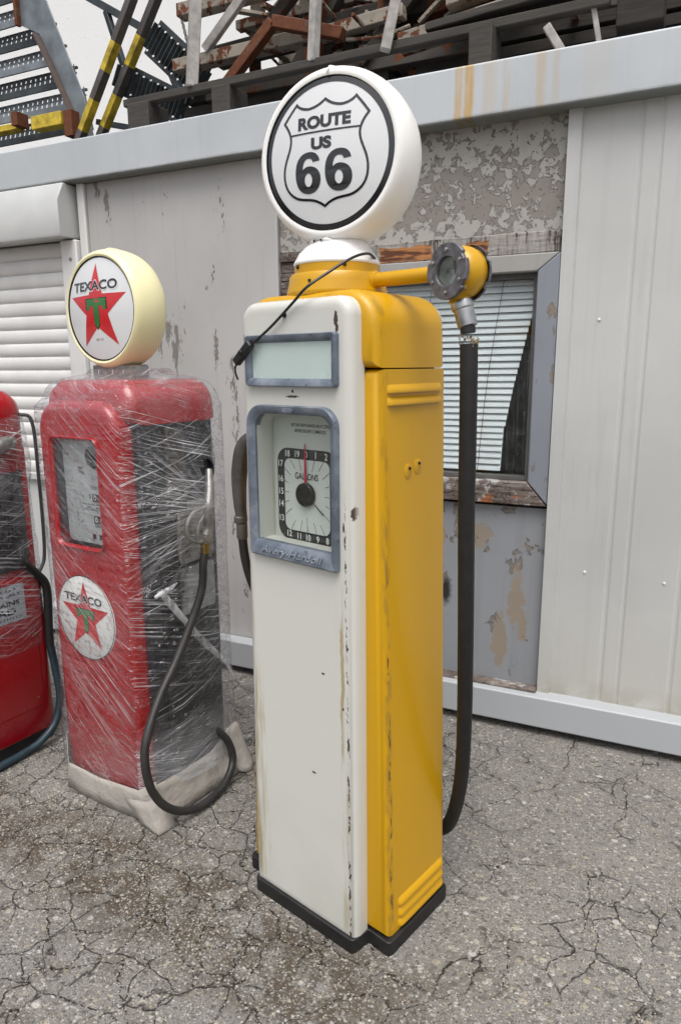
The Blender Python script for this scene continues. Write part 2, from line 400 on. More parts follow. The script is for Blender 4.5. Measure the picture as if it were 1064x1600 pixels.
def stroke(pts, w, closed=False):     # flat ribbon polyline
    bm = bmesh.new(); N = len(pts); L = []; Rr = []
    for i in range(N):
        p = Vector(pts[i]); a = Vector(pts[i-1] if (i or closed) else pts[i]); b = Vector(pts[(i+1) % N] if (i < N-1 or closed) else pts[i])
        t1 = (p-a).normalized() if (p-a).length > 1e-9 else (b-p).normalized(); t2 = (b-p).normalized() if (b-p).length > 1e-9 else t1
        n = (Vector((-t1.y, t1.x))+Vector((-t2.y, t2.x))).normalized(); k = max(.5, n.dot(Vector((-t1.y, t1.x))))
        L.append(bm.verts.new((*(p+n*w/2/k), 0))); Rr.append(bm.verts.new((*(p-n*w/2/k), 0)))
    for i in range(N if closed else N-1):
        j = (i+1) % N; bm.faces.new((Rr[i], Rr[j], L[j], L[i]))
    return bm
def cubic(P, n=8):
    out = []
    for i in range(0, len(P)-1, 3):
        a, b, c, e = [Vector(q) for q in P[i:i+4]]
        for k in range(n):
            t = k/n; out.append(tuple(a*(1-t)**3+b*3*t*(1-t)**2+c*3*t*t*(1-t)+e*t**3))
    return out

# ------------------------------------------------------------------ the setting
def mk_asphalt():
    m = M('cracked_asphalt', .85, 0, .3); v = m.co(); X, Y, Z = m.xyz(v)
    wv = m.warp(m.warp(v, .10, 6), .025, 30)
    # two crack networks, some edges missing
    d1 = m.vor(wv, 4.3, 'DISTANCE_TO_EDGE'); d2 = m.vor(m.warp(m.co(loc=(3, 1, 0)), .09, 8), 7.5, 'DISTANCE_TO_EDGE')
    lft = m.mul(m.step(X, -.3, -1.0), .16); k1 = m.step(m.add(m.noise(v, 2.6, 4), lft), .44, .56); k2 = m.step(m.add(m.noise(m.co(loc=(7, 7, 0)), 1.9, 3), m.mul(lft, .6)), .50, .58)
    wd = m.math('MULTIPLY_ADD', m.noise(v, 9, 4), .036, -.0105)
    c1 = m.mul(m.math('SUBTRACT', 1., m.math('DIVIDE', d1, m.math('MAXIMUM', wd, .004)), clamp=True), k1)
    c2 = m.mul(m.math('SUBTRACT', 1., m.math('DIVIDE', d2, .022), clamp=True), m.mul(k2, .8))
    crack = m.mul(m.math('MAXIMUM', c1, c2), m.math('MULTIPLY_ADD', m.step(m.noise(v, 22, 4, .7), .40, .54), .45, .55))
    # exposed pebbles in the binder, several sizes
    pw = m.warp(v, .012, 40)
    def peb(scale, thr, loc):
        q = m.n('ShaderNodeTexVoronoi'); q.feature = 'F1'; m.t.links.new(m.vmath('ADD', m.vmath('MULTIPLY', pw, (1, 1.25, 1)), loc), q.inputs['Vector']); q.inputs['Scale'].default_value = scale
        sp = m.n('ShaderNodeSeparateColor'); m.t.links.new(q.outputs['Color'], sp.inputs[0])
        has = m.step(sp.outputs[0], thr, thr+.01)
        r0 = m.math('MULTIPLY_ADD', sp.outputs[1], .22, .22)
        msk = m.mul(m.step(m.math('SUBTRACT', q.outputs['Distance'], r0), .05, -.03), has)
        return msk, sp.outputs[2], q.outputs['Distance']
    s0, h0, D0 = peb(300, .10, (2, 2, 5)); s1, h1, D1 = peb(140, .12, (0, 0, 0)); s2, h2, D2 = peb(72, .30, (3, 2, 1)); s3, h3, D3 = peb(36, .70, (1, 5, 2))
    base = m.mix(m.noise(v, 260, 4, .8), (.048, .044, .039), (.325, .313, .292))
    base = m.mix(m.step(m.noise(v, 2.3, 4), .35, .7), base, m.mix(.5, base, (.245, .234, .215)))
    pc = [(.0, (.09, .083, .076)), (.3, (.20, .19, .172)), (.55, (.37, .352, .32)), (.75, (.34, .31, .235)), (.9, (.52, .51, .49)), (1., (.34, .29, .18))]
    base = m.mix(m.mul(s0, .7), base, m.ramp(h0, pc)); c = m.mix(m.mul(s1, .75), base, m.ramp(h1, pc)); c = m.mix(m.mul(s2, .8), c, m.ramp(h2, pc)); c = m.mix(m.mul(s3, .85), c, m.ramp(h3, pc))
    # a band of dirt and loose grit where the surface has broken up
    ln = m.math('MULTIPLY_ADD', X, .11, Y)                      # runs along x, bending toward the pump's foot
    ln = m.add(ln, m.mul(m.math('SUBTRACT', m.noise(v, 2.2, 4), .5), .45))
    dirt = m.mul(m.band(ln, 1.22, .10, .12), m.step(m.noise(v, 9, 5, .65), .38, .55))
    dirt = m.mul(dirt, m.step(X, -.25, -.6))
    moss = m.mul(m.step(m.noise(m.co(loc=(2, 9, 0)), 3.2, 5), .58, .70), m.step(m.noise(v, 25, 4), .45, .6))
    dk = m.math('MAXIMUM', m.mul(dirt, .92), m.mul(moss, .35))
    dirtc = m.mix(m.noise(v, 60, 4), (.04, .028, .017), (.12, .092, .064))
    c = m.mix(m.mul(dk, m.math('MULTIPLY_ADD', s2, -.5, 1.)), c, dirtc)
    near = m.step(d1, .10, .0); c = m.mix(m.mul(m.mul(near, k1), m.mul(m.step(m.noise(v, 14, 4), .4, .6), .6)), c, (.10, .086, .066))
    c = m.mix(m.mul(crack, .92), c, (.022, .019, .016))
    h = m.add(m.add(m.mul(s1, .28), m.mul(s0, .15)), m.add(m.mul(m.math('SUBTRACT', .6, D2, clamp=True), m.mul(s2, .5)), m.mul(m.math('SUBTRACT', .6, D3, clamp=True), m.mul(s3, .8))))
    h = m.add(h, m.add(m.mul(crack, -2.2), m.add(m.mul(dirt, -.8), m.mul(m.noise(v, 160, 4), .35))))
    nb = m.bump(h, 1., .006); nb = m.bump(m.noise(v, 5, 4), .5, .02, nb)
    return m.out(c, m.math('MULTIPLY_ADD', m.noise(v, 50, 3), .3, .6), nb)
bm = bmesh.new(); box(bm, -60, 60, -20, 60, -.2, 0)
tag(link('ground', bm, mk_asphalt()), 'cracked grey asphalt yard with pebbles showing through', 'ground', kind='structure')

def mk_panel(name, base, peel, thr, scale, under2=None, vert=2.2, dirt=.25, band=None, extra=None, bstr=.6, soft=.012, ek=.55):
    m = M(name, .55, 0, .4); v = m.co(); X, Y, Z = m.xyz(v)
    w = m.warp(v, .03, 25)
    sv = m.n('ShaderNodeMapping'); m.t.links.new(w, sv.inputs[0]); sv.inputs[3].default_value = (1, 1, 1/vert)
    n = m.noise(sv.outputs[0], scale, 7, .68)
    amt = m.noise(m.co(loc=(5, 0, 2)), 1.6, 3)
    n = m.add(n, m.mul(m.math('SUBTRACT', amt, .5), .35))
    if band: n = m.add(n, m.mul(m.mul(m.step(Z, band[0], band[0]+.12), m.step(Z, band[1], band[1]-.14)), band[2]))
    pk = m.step(n, thr, thr+soft)
    big = m.noise(v, 1.3, 4)
    c = m.mix(m.step(big, .35, .7), base, tuple(a*.86 for a in base))
    c = m.mix(m.mul(m.step(m.noise(m.co(scale=(22, 22, .9)), 1, 5, .6), .52, .75), dirt), c, tuple(a*.55 for a in base))
    c = m.mix(m.mul(m.step(m.noise(v, 170, 3), .62, .7), .12), c, (.1, .1, .1))
    p = m.mix(m.noise(v, 16, 6, .65), peel, under2 or tuple(a*.6 for a in peel))
    edge = m.mul(m.band(n, thr, .006, .006), ek)
    c = m.mix(pk, c, p); c = m.mix(edge, c, tuple(a*.45 for a in peel))
    if extra: c = extra(m, v, c)
    h = m.add(m.mul(pk, -1.), m.mul(m.noise(v, 30, 5), .25))
    nb = m.bump(h, bstr, .003); nb = m.bump(m.noise(v, 1.1, 2), .3, .03, nb)
    return m.out(c, m.math('MULTIPLY_ADD', pk, .3, .5), nb)
def trim_extra(m, v, c):
    X, Y, Z = m.xyz(v)
    wob = m.mul(m.math('SUBTRACT', m.noise(m.co(scale=(1, 1, 3)), 3, 3), .5), .015); xw = m.add(X, wob)
    for xc, wd, amt in ((-.775, .008, .85), (-.737, .010, .95), (-.66, .015, .25), (-.60, .007, .35), (-.48, .010, .38), (-.43, .007, .2), (-.30, .03, .08)):
        k = m.mul(m.band(xw, xc, wd, wd*1.3), m.mul(m.step(m.noise(m.co(scale=(30, 30, 4)), 1, 4), .2, .6), amt))
        c = m.mix(k, c, (.48, .30, .08))
    c = m.mix(m.mul(m.step(Z, 1.0, .5), 1.), c, (.40, .42, .435))
    gr = m.mul(m.step(m.add(Z, m.mul(m.noise(m.co(scale=(3, 3, 3)), 3, 4), .015)), 2.400, 2.386), m.step(Z, 1., 2.))
    return m.mix(m.mul(gr, .7), c, (.09, .10, .075))
P_TRIM = mk_panel('blue_white_trim_paint', (.50, .53, .555), (.3, .3, .28), .88, 8, dirt=.12, extra=trim_extra, bstr=.2)
P_PLAIN = mk_panel('grey_flaking_panel_paint', (.46, .455, .445), (.25, .23, .205), .645, 15, vert=4.5, dirt=.3)
P_ROUGH = mk_panel('heavily_peeled_panel', (.40, .385, .355), (.285, .262, .238), .55, 32, (.215, .195, .172), vert=1.0, band=(1.98, 2.32, .12), dirt=.4, bstr=1., soft=.05, ek=.2)
def lower_extra(m, v, c):
    X, Y, Z = m.xyz(v)
    for px, pz, rx, rz in ((-.69, .80, .075, .055), (-.83, .79, .03, .05), (-.50, .53, .035, .13), (-.56, .36, .03, .12), (-.47, .45, .02, .09)):
        dx = m.math('DIVIDE', m.math('SUBTRACT', X, px), rx); dz = m.math('DIVIDE', m.math('SUBTRACT', Z, pz), rz)
        q = m.add(m.math('SQRT', m.add(m.mul(dx, dx), m.mul(dz, dz))), m.add(m.mul(m.math('SUBTRACT', m.noise(v, 18, 6, .75), .5), 2.4), m.mul(m.math('SUBTRACT', m.noise(v, 70, 5, .7), .5), 1.6)))
        k = m.step(q, 1.0, .93)
        c = m.mix(k, c, m.mix(m.noise(v, 8, 5), (.31, .25, .185), (.23, .205, .18)))
    # a black smudge beside the hose
    dx = m.math('DIVIDE', m.math('SUBTRACT', X, -.80), .022); dz = m.math('DIVIDE', m.math('SUBTRACT', Z, .545), .055)
    q = m.math('SQRT', m.add(m.mul(dx, dx), m.mul(dz, dz)))
    return m.mix(m.mul(m.step(m.add(q, m.noise(v, 60, 4)), 1.9, 1.1), .95), c, (.015, .014, .016))
P_LOWER = mk_panel('blue_grey_peeling_panel', (.285, .298, .318), (.25, .215, .18), .585, 9, (.16, .145, .13), vert=1.6, dirt=.25, extra=lower_extra, bstr=1.)
P_FRAME = mk_panel('weathered_frame_paint', (.24, .26, .295), (.30, .22, .16), .595, 9, (.19, .16, .14), vert=3, dirt=.3)
P_FRAMEL = mk_panel('pale_frame_paint', (.36, .35, .335), (.22, .18, .15), .70, 9, (.19, .16, .14), vert=.5, dirt=.2)
def rib_extra(m, v, c):
    X, Y, Z = m.xyz(v)
    n = m.noise(m.co(scale=(9, 9, 2)), 1, 5)
    c = m.mix(m.mul(m.step(m.add(Z, m.mul(n, .5)), .95, .35), .5), c, (.42, .40, .335))
    c = m.mix(m.mul(m.step(Z, .26, .17), m.mul(m.step(m.noise(v, 12, 5), .35, .6), .6)), c, (.30, .27, .21))
    st = m.mul(m.step(m.noise(m.co(scale=(16, 16, 1.1), loc=(2, 0, 3)), 1, 5, .6), .62, .75), .22)
    return m.mix(st, c, (.30, .29, .26))
P_RIB = mk_panel('cream_ribbed_cladding', (.53, .535, .525), (.4, .38, .33), .9, 9, dirt=.14, bstr=.1, extra=rib_extra)
P_SHUT = plain('white_shutter_slats', (.68, .675, .66), .45, var=.06, scale=5)
P_BOXW = plain('pale_box_paint', (.50, .51, .50), .5, var=.08, scale=3)
def mk_oldwood():
    m = M('weathered_flaking_wood', .8, 0, .2); v = m.co(scale=(1, 1, 1))
    n = m.noise(m.co(scale=(5, 5, 60)), 1.5, 6, .65); q = m.noise(m.warp(v, .05, 15), 8, 6, .65)
    c = m.ramp(n, [(.3, (.05, .04, .035)), (.5, (.15, .12, .105)), (.7, (.25, .22, .20))])
    c = m.mix(m.step(q, .54, .57), c, m.mix(m.noise(v, 30, 3), (.42, .41, .39), (.30, .29, .28)))
    c = m.mix(m.mul(m.step(m.noise(m.co(loc=(3, 3, 1)), 3.2, 4), .60, .63), 1.), c, m.mix(n, (.36, .13, .05), (.20, .085, .04)))
    return m.out(c, .8, m.bump(m.add(n, m.step(q, .46, .49)), .9, .006))
OLDWOOD = mk_oldwood()
def mk_band():
    m = M('flaking_white_board', .75, 0, .2); v = m.co(); X, Y, Z = m.xyz(v)
    n = m.noise(m.co(scale=(26, 26, 4)), 1.5, 6, .7); h = m.noise(m.co(scale=(6, 6, 40)), 1.5, 5)
    c = m.ramp(n, [(.40, (.05, .04, .035)), (.47, (.27, .25, .23)), (.7, (.40, .385, .36))])
    for px, w in ((-1.055, .05), (-.96, .07), (-.705, .045), (-1.2, .04)):
        k = m.mul(m.band(m.add(X, m.mul(m.math('SUBTRACT', m.noise(v, 30, 4), .5), .05)), px, w, .004), m.band(m.add(Z, m.mul(m.math('SUBTRACT', m.noise(v, 25, 3), .5), .03)), 1.938, .026, .003))
        c = m.mix(k, c, m.mix(m.step(h, .42, .55), (.12, .05, .03), (.42, .19, .075)))
    return m.out(c, .75, m.bump(m.add(n, h), .9, .006))
BANDW = mk_band()

C0 = tag(empty('container_cabin', (-1.0, 2.78, 0)), 'pale grey flat-roofed site container with a shuttered window and a peeling bay behind the pumps', 'container')
coff = (1.0, -2.78, 0)
def cpart(name, bm, mat, parent=C0, **k):
    # mesh is written in world metres; the material reads the same metres because the mesh keeps them
    o = link(name, bm, mat, None, None, **k); o.parent = parent
    o.matrix_parent_inverse = Matrix.Translation(coff); return o
bm = bmesh.new(); box(bm, -7, 3.5, 2.71, 2.98, 2.377, 2.558); cpart('roof_rail', bm, P_TRIM, bevel=.008)
bm = bmesh.new(); box(bm, -7, 3.5, 2.98, 5.2, 2.42, 2.53); cpart('roof', bm, BLACKP)
bm = bmesh.new(); box(bm, -7, 3.5, 2.71, 2.86, .036, .168); cpart('bottom_rail', bm, P_TRIM, bevel=.006)
bm = bmesh.new(); box(bm, -7, 3.5, 5.0, 5.2, .05, 2.41); box(bm, -7, -6.9, 2.9, 5.0, .05, 2.41); box(bm, 3.4, 3.5, 2.9, 5.0, .05, 2.41); box(bm, -6.9, 3.4, 2.9, 5.0, .05, .16); cpart('rear_wall', bm, P_RIB)
TIMBK = plain('block_timber', (.05, .045, .04), .9)
for x in (-6.5, -3.5, -1.2, 1.0, 3.0):
    for yy in (3.0, 4.7):
        bm = bmesh.new(); box(bm, x-.15, x+.15, yy, yy+.3, 0.001, .05); cpart('support_block', bm, TIMBK)
# plain flaking panel between the shutter and the window bay
bm = bmesh.new(); box(bm, -2.645, -1.585, 2.78, 2.84, .168, 2.377); cpart('wall_panel', bm, P_PLAIN, bevel=.004)
bm = bmesh.new(); box(bm, -2.695, -2.65, 2.765, 2.84, .168, 2.377); cpart('corner_strip', bm, P_SHUT, bevel=.004)
# left bay: panel under and beside the shutter
bm = bmesh.new(); box(bm, -7, -2.70, 2.80, 2.84, .168, .90); cpart('wall_panel', bm, P_BOXW)
bm = bmesh.new(); box(bm, -7, -2.70, 2.775, 2.83, .885, .925); cpart('window_sill', bm, P_BOXW, bevel=.005)
# roller shutter
bm = bmesh.new()
slab_pts = [(2.80, 2.13), (2.66, 2.12), (2.655, 2.135), (2.655, 2.29), (2.70, 2.374), (2.80, 2.374)]
ring_loft(bm, [[(x, p[0], p[1]) for p in slab_pts] for x in (-4.6, -2.715)])
cpart('shutter_box', bm, P_BOXW, bevel=.006)
bm = bmesh.new(); box(bm, -2.805, -2.70, 2.74, 2.82, .925, 2.12); cpart('shutter_guide', bm, P_SHUT, bevel=.006)
bm = bmesh.new(); lathe(bm, [(.008, 0), (.008, .004), (.004, .006)], 10, Matrix.Translation((-2.74, 2.739, 2.03)) @ Matrix.Rotation(pi/2, 4, 'X')); cpart('screw', bm, ALU)
z = .925; sh = bmesh.new(); prof = []
while z < 2.12:
    for k in range(7):
        t = k/6; prof.append((2.79-.010*sin(pi*t)**.7, z+.0685*t))
    prof.append((2.7935, z+.0695)); z += .0705
vs = [[sh.verts.new((x, y, zz)) for y, zz in prof] for x in (-4.5, -2.80)]
for i in range(len(prof)-1): sh.faces.new((vs[0][i], vs[1][i], vs[1][i+1], vs[0][i+1]))
cpart('roller_shutter', sh, P_SHUT, sharp=50)
# window bay
bm = bmesh.new(); box(bm, -1.58, -.392, 2.80, 2.84, 1.985, 2.377); cpart('peeled_panel', bm, P_ROUGH)
bm = bmesh.new(); box(bm, -1.40, -.392, 2.785, 2.84, 1.908, 1.985); cpart('head_board', bm, BANDW, bevel=.004)
bm = bmesh.new()
random.seed(3)
zz = 1.55
while zz < 1.985:
    hh = random.uniform(.025, .06); x = -1.58
    while x < -1.405:
        ww = min(random.uniform(.06, .13), -1.405-x); box(bm, x, x+ww-.002, 2.79+random.uniform(0, .02), 2.84, zz, min(zz+hh, 1.984)-.002); x += ww
    zz += hh
cpart('rotten_boards', bm, OLDWOOD, bevel=.003)
bm = bmesh.new(); box(bm, -1.58, -1.405, 2.80, 2.84, .168, 1.55); cpart('wall_panel', bm, P_FRAMEL)
bm = bmesh.new(); box(bm, -1.40, -.392, 2.80, 2.84, .168, .937); cpart('lower_panel', bm, P_LOWER)
bm = bmesh.new(); box(bm, -1.58, -.392, 2.745, 2.80, .150, .180); cpart('rotten_edge', bm, OLDWOOD, bevel=.004)
win = tag(empty('window', (0, 0, 0)), None); win.parent = C0; win.matrix_parent_inverse = Matrix.Translation(coff)
def wpart(name, bm, mat, **k):
    o = link(name, bm, mat, win, None, **k); return o
def prism4(bm, pts, y0, y1): ring_loft(bm, [[(x, y0, z) for x, z in pts], [(x, y1, z) for x, z in pts]])
bm = bmesh.new(); prism4(bm, [(-.392, .955), (-.392, 1.9065), (-.472, 1.842), (-.472, 1.045)], 2.772, 2.86); wpart('frame_side', bm, P_FRAME, bevel=.005)
bm = bmesh.new(); prism4(bm, [(-1.40, 1.9065), (-1.32, 1.842), (-.474, 1.842), (-.395, 1.9065)], 2.774, 2.86); wpart('frame_head', bm, P_FRAMEL, bevel=.005)
bm = bmesh.new(); prism4(bm, [(-1.40, .955), (-1.40, 1.905), (-1.322, 1.84), (-1.322, 1.045)], 2.774, 2.86); wpart('frame_side', bm, P_FRAMEL, bevel=.005)
bm = bmesh.new(); prism4(bm, [(-1.40, .952), (-.395, .952), (-.474, 1.043), (-1.32, 1.043)], 2.765, 2.86); wpart('sill', bm, OLDWOOD, bevel=.004)
bm = bmesh.new(); box(bm, -.49, -.472, 2.81, 2.86, 1.045, 1.842); box(bm, -1.32, -.49, 2.81, 2.86, 1.822, 1.842); box(bm, -1.32, -.49, 2.81, 2.86, 1.045, 1.06); wpart('inner_frame', bm, plain('sash_rubber', (.10, .10, .095), .6))
bm = bmesh.new(); box(bm, -1.32, -.49, 2.832, 2.836, 1.06, 1.822); wpart('pane', bm, WGLASS)
# room behind the glass
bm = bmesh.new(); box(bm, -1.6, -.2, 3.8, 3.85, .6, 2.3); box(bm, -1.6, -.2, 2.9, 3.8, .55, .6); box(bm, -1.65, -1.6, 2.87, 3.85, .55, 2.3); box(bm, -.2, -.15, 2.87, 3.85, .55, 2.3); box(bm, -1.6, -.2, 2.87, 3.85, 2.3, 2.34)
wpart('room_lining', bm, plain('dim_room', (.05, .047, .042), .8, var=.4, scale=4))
bm = bmesh.new(); box(bm, -.95, -.45, 3.1, 3.5, 1.06, 1.09); box(bm, -.62, -.52, 3.1, 3.2, 1.09, 1.22); bar(bm, (-.95, 3.12, 1.13), (-.5, 3.12, 1.13), .02, .01); bar(bm, (-.58, 3.12, .9), (-.63, 3.12, 1.13), .02, .02); wpart('shelf', bm, plain('brown_box', (.16, .13, .08), .7))
BX = [(1.83, -.488), (1.72, -.491), (1.60, -.517), (1.425, -.556), (1.27, -.583), (1.0, -.595)]
BL = M('blind_slat_metal', .35, 0, .5); BL = BL.out(BL.mix(BL.noise(BL.co(), 3, 3), (.74, .77, .79), (.82, .84, .85)))
bm = bmesh.new(); z = 1.815; i = 0; random.seed(5)
while z > 1.075:
    t = (1.815-z)/.74
    xr = float(next(a[1]+(b[1]-a[1])*(a[0]-z)/(a[0]-b[0]) for a, b in zip(BX, BX[1:]) if z >= b[0]))
    if t > .76: xr -= .006
    tilt = .010+random.uniform(-.0015, .0015)+(.0 if t < .74 else -.0045); dz = random.uniform(-.001, .001)+(.002*sin(t*9))
    seg = [(-.0065, -.0125), (-.0045, -.004), (.0, .005), (.0065, .0125+tilt*0)]
    rings = [[(x, 2.858+a, z+b+dz+(x+1.2)*.006*(0 if t < .1 else 1)) for a, b in seg] for x in (-1.31, xr)]
    vv = [[bm.verts.new(p) for p in q] for q in rings]
    for k in range(3): bm.faces.new((vv[0][k], vv[1][k], vv[1][k+1], vv[0][k+1]))
    z -= .0262; i += 1
wpart('venetian_blind', bm, BL, sharp=60)
bm = bmesh.new(); rows = []
for i in range(40):
    z = 1.80-.73*i/39; row = []
    for k in range(44):
        x = -.70+.215*k/43; fold = .018*sin(k*.75+3*mnoise.noise(Vector((x*4, z*3, 0))))+.022*mnoise.noise(Vector((x*14, z*9, 2)))+.012*mnoise.noise(Vector((x*40, z*30, 5))); row.append(bm.verts.new((x, 2.90+fold, z)))
    rows.append(row)
for a_, b_ in zip(rows, rows[1:]):
    for k in range(43): bm.faces.new((a_[k], a_[k+1], b_[k+1], b_[k]))
wpart('dark_drape', bm, plain('dark_plastic_drape', (.055, .055, .055), .22, var=.5, scale=12, coat=.6))
bm = bmesh.new()
for x in (-.66, -.95, -1.2): tube(bm, [(x+.05, 2.842, 1.82), (x, 2.842, 1.45), (x-.03, 2.842, 1.07)], .0012, 5)
wpart('blind_cord', bm, CORD)
# ribbed cladding to the right
bm = bmesh.new(); pr = []
x = -.390; pr = [(-.390, 2.768), (-.345, 2.768), (-.338, 2.782)]
for g, w in ((-.150, .012), (-.085, .010), (.10, .012), (.30, .012), (.365, .01), (.55, .012), (.8, .012), (1.05, .012), (1.3, .012), (1.8, .012), (2.3, .012), (2.9, .012)):
    pr += [(g-w, 2.782), (g-w*.3, 2.7855), (g+w*.3, 2.7855), (g+w, 2.782)]
pr += [(3.5, 2.782)]
a = [[bm.verts.new((px, py, zz)) for px, py in pr] for zz in (.168, 2.377)]
for i in range(len(pr)-1): bm.faces.new((a[0][i], a[0][i+1], a[1][i+1], a[1][i]))
cpart('ribbed_cladding', bm, P_RIB, sharp=20)
bm = bmesh.new(); box(bm, -.3895, 3.5, 2.80, 2.85, .168, 2.377); cpart('wall_core', bm, P_RIB)
import itertools
for x, z in ((-.245, 1.66), (.035, 1.66), (-.235, .70), (.05, .69)):
    bm = bmesh.new(); lathe(bm, [(.006, 0), (.005, .003), (.001, .005)], 10, Matrix.Translation((x, 2.782, z)) @ Matrix.Rotation(pi/2, 4, 'X'), (False, True)); cpart('rivet', bm, P_SHUT)
# white building far behind
bm = bmesh.new(); box(bm, -30, 22, 13, 14, -.1, 16)
m = M('white_render', .9, 0, .2); v = m.co(); cc = m.mix(m.step(m.noise(v, 9, 5, .7), .62, .68), (.80, .80, .795), (.66, .66, .65)); WR = m.out(cc, .9, m.bump(m.noise(v, 30, 4), .3, .02))
tag(link('rendered_building', bm, WR), 'plain white rendered wall of a building far behind the container roof', 'building')

# ------------------------------------------------------------------ stored steel and timber on the roof
def mk_rust(name, paintc, thr):
    m = M(name, .75, .1, .3); v = m.co()
    n = m.noise(m.warp(v, .05, 12), 13, 6, .65)
    c = m.mix(m.noise(v, 45, 5), (.06, .023, .013), (.20, .068, .028))
    c = m.mix(m.step(n, thr, thr+.03), c, m.mix(m.noise(v, 20, 3), paintc, tuple(a*.55 for a in paintc)))
    return m.out(c, .75, m.bump(n, .8, .004))
RUST1 = mk_rust('rust_with_cream_paint', (.38, .34, .28), .45); RUST2 = mk_rust('deep_rust', (.16, .11, .08), .60)
RUST3 = mk_rust('dark_rusty_grey', (.10, .09, .08), .42)
def mk_timber(name, a, b):
    m = M(name, .85, 0, .2); n = m.noise(m.co(scale=(4, 40, 40)), 1.5, 5, .65); q = m.noise(m.co(), 3, 4)
    c = m.mix(n, a, b); c = m.mix(m.mul(q, .4), c, tuple(x*.5 for x in a)); return m.out(c, .85, m.bump(n, .7, .004))
TIMB = mk_timber('grey_timber', (.03, .027, .024), (.12, .11, .10)); TIMD = mk_timber('dark_timber', (.022, .019, .017), (.07, .062, .055))
GALV = plain('galvanised_steel', (.20, .225, .245), .5, .5, var=.25, scale=9)
GALVD = plain('dark_galvanised_steel', (.055, .065, .07), .5, .5, var=.3, scale=12)
POSTM = plain('pale_wood_post', (.36, .34, .32), .7, var=.2, scale=25)

def beam(name, label, cat, p0, p1, w, h, mat, group=None, bev=.004, roll=0):
    bm = bmesh.new(); bar(bm, p0, p1, w, h, roll)
    p = (Vector(p0)+Vector(p1))/2
    o = link(name, bm, mat, None, tuple(-p), bevel=bev); o.location = p
    return tag(o, label, cat, group)
GB = 'timber beams and blocks carrying the steel on the container roof'
beam('timber_plank', 'long grey timber plank lying along the front edge of the roof', 'plank', (-2.55, 3.0, 2.777), (-.30, 3.0, 2.792), .05, .034, TIMB, GB)
beam('timber_plank', 'grey timber plank end sloping up beside the dark timber block at the right', 'plank', (-1.0, 3.04, 2.835), (-.22, 3.02, 2.875), .10, .03, TIMB, GB)
beam('timber_block', 'pale square block under the plank beside the galvanised channel', 'block', (-2.515, 3.04, 2.615), (-2.385, 3.04, 2.615), .16, .30, TIMB, GB)
beam('timber_block', 'grey block under the plank just left of the white lamp globe', 'block', (-2.025, 3.05, 2.65), (-1.925, 3.05, 2.65), .16, .24, TIMB, GB)
beam('timber_block', 'grey block under the plank above the orange rust runs', 'block', (-.80, 3.0, 2.65), (-.71, 3.0, 2.65), .16, .25, TIMB, GB)
beam('timber_block', 'large dark grey timber block at the right end of the roof', 'block', (-.275, 3.06, 2.83), (-.115, 3.06, 2.83), .16, .27, TIMD, GB)
beam('timber_batten', 'short slanted batten between the rust runs and the dark timber block', 'batten', (-.52, 2.99, 2.745), (-.44, 2.99, 2.62), .04, .03, POSTM, GB)
beam('timber_batten', 'thin slanted batten leaning against the dark timber block', 'batten', (-.36, 3.0, 2.80), (-.33, 3.0, 2.66), .02, .02, POSTM, GB)
for lbl, a, b, w in (('pale square post standing left of the rusty steel, at the chain', (-2.145, 2.99, 2.79), (-2.098, 3.04, 3.50), .052),
                     ('pale square post rising above the top of the white lamp globe', (-1.505, 2.99, 2.79), (-1.488, 3.04, 3.4), .04),
                     ('pale post leaning right, just right of the white lamp globe', (-1.155, 2.95, 2.76), (-1.07, 3.0, 3.2), .042)):
    beam('upright_post', lbl, 'post', a, b, w, w, POSTM, 'pale posts standing at the front of the roof', roll=0)
GR = 'rusty steel frames stacked on the container roof'
def steel(label, p0, p1, w, h, mat=RUST1): return beam('steel_beam', label, 'steel beam', p0, p1, w, h, mat, GR)
steel('rusty cream beam with a brown end, second from the top beside the chain', (-2.385, 3.2, 2.985), (-1.60, 3.2, 2.99), .07, .055)
steel('cream beam with a rusty end at the top, above the chain', (-2.36, 3.22, 3.235), (-1.5, 3.22, 3.235), .07, .06)
steel('mottled rusty cream beam resting on the plank right of the white lamp globe', (-1.18, 3.2, 2.875), (-.40, 3.2, 2.95), .08, .07)
steel('rusty brace bent down to the left, beside the leaning pale post', (-2.03, 3.12, 2.83), (-1.77, 3.12, 3.045), .05, .045, RUST2)
steel('rusty brace running down to the right behind the middle pale post', (-1.77, 3.12, 3.045), (-1.42, 3.12, 2.93), .05, .05, RUST2)
steel('pale strut slanting across the upper left frame', (-2.185, 3.17, 3.02), (-1.92, 3.17, 3.24), .03, .045, POSTM)
steel('short rusty beam behind the middle pale post', (-1.62, 3.3, 3.03), (-1.2, 3.3, 3.05), .06, .055)
steel('rusty block end at the top right of the leaning post', (-1.34, 3.35, 3.19), (-.9, 3.35, 3.2), .06, .07)
steel('dark rusty lower beam in the shade above the plank', (-2.30, 3.35, 2.88), (-.9, 3.35, 2.87), .06, .05, RUST3)
steel('rusty square end on top of the mottled beam at the right', (-.98, 3.22, 3.03), (-.80, 3.22, 3.05), .08, .10, RUST1)
random.seed(11)
lab = ['deep in the stack on the left', 'deep in the stack behind the chain', 'crossing behind the middle pale post', 'under the top beam at centre', 'behind the leaning post', 'at the back right of the stack',
       'low at the back left', 'low at the back centre', 'low at the back right', 'high at the back left', 'high at the back centre', 'high at the back right', 'topmost at the left', 'topmost at the right', 'upright in the centre', 'upright at the right']
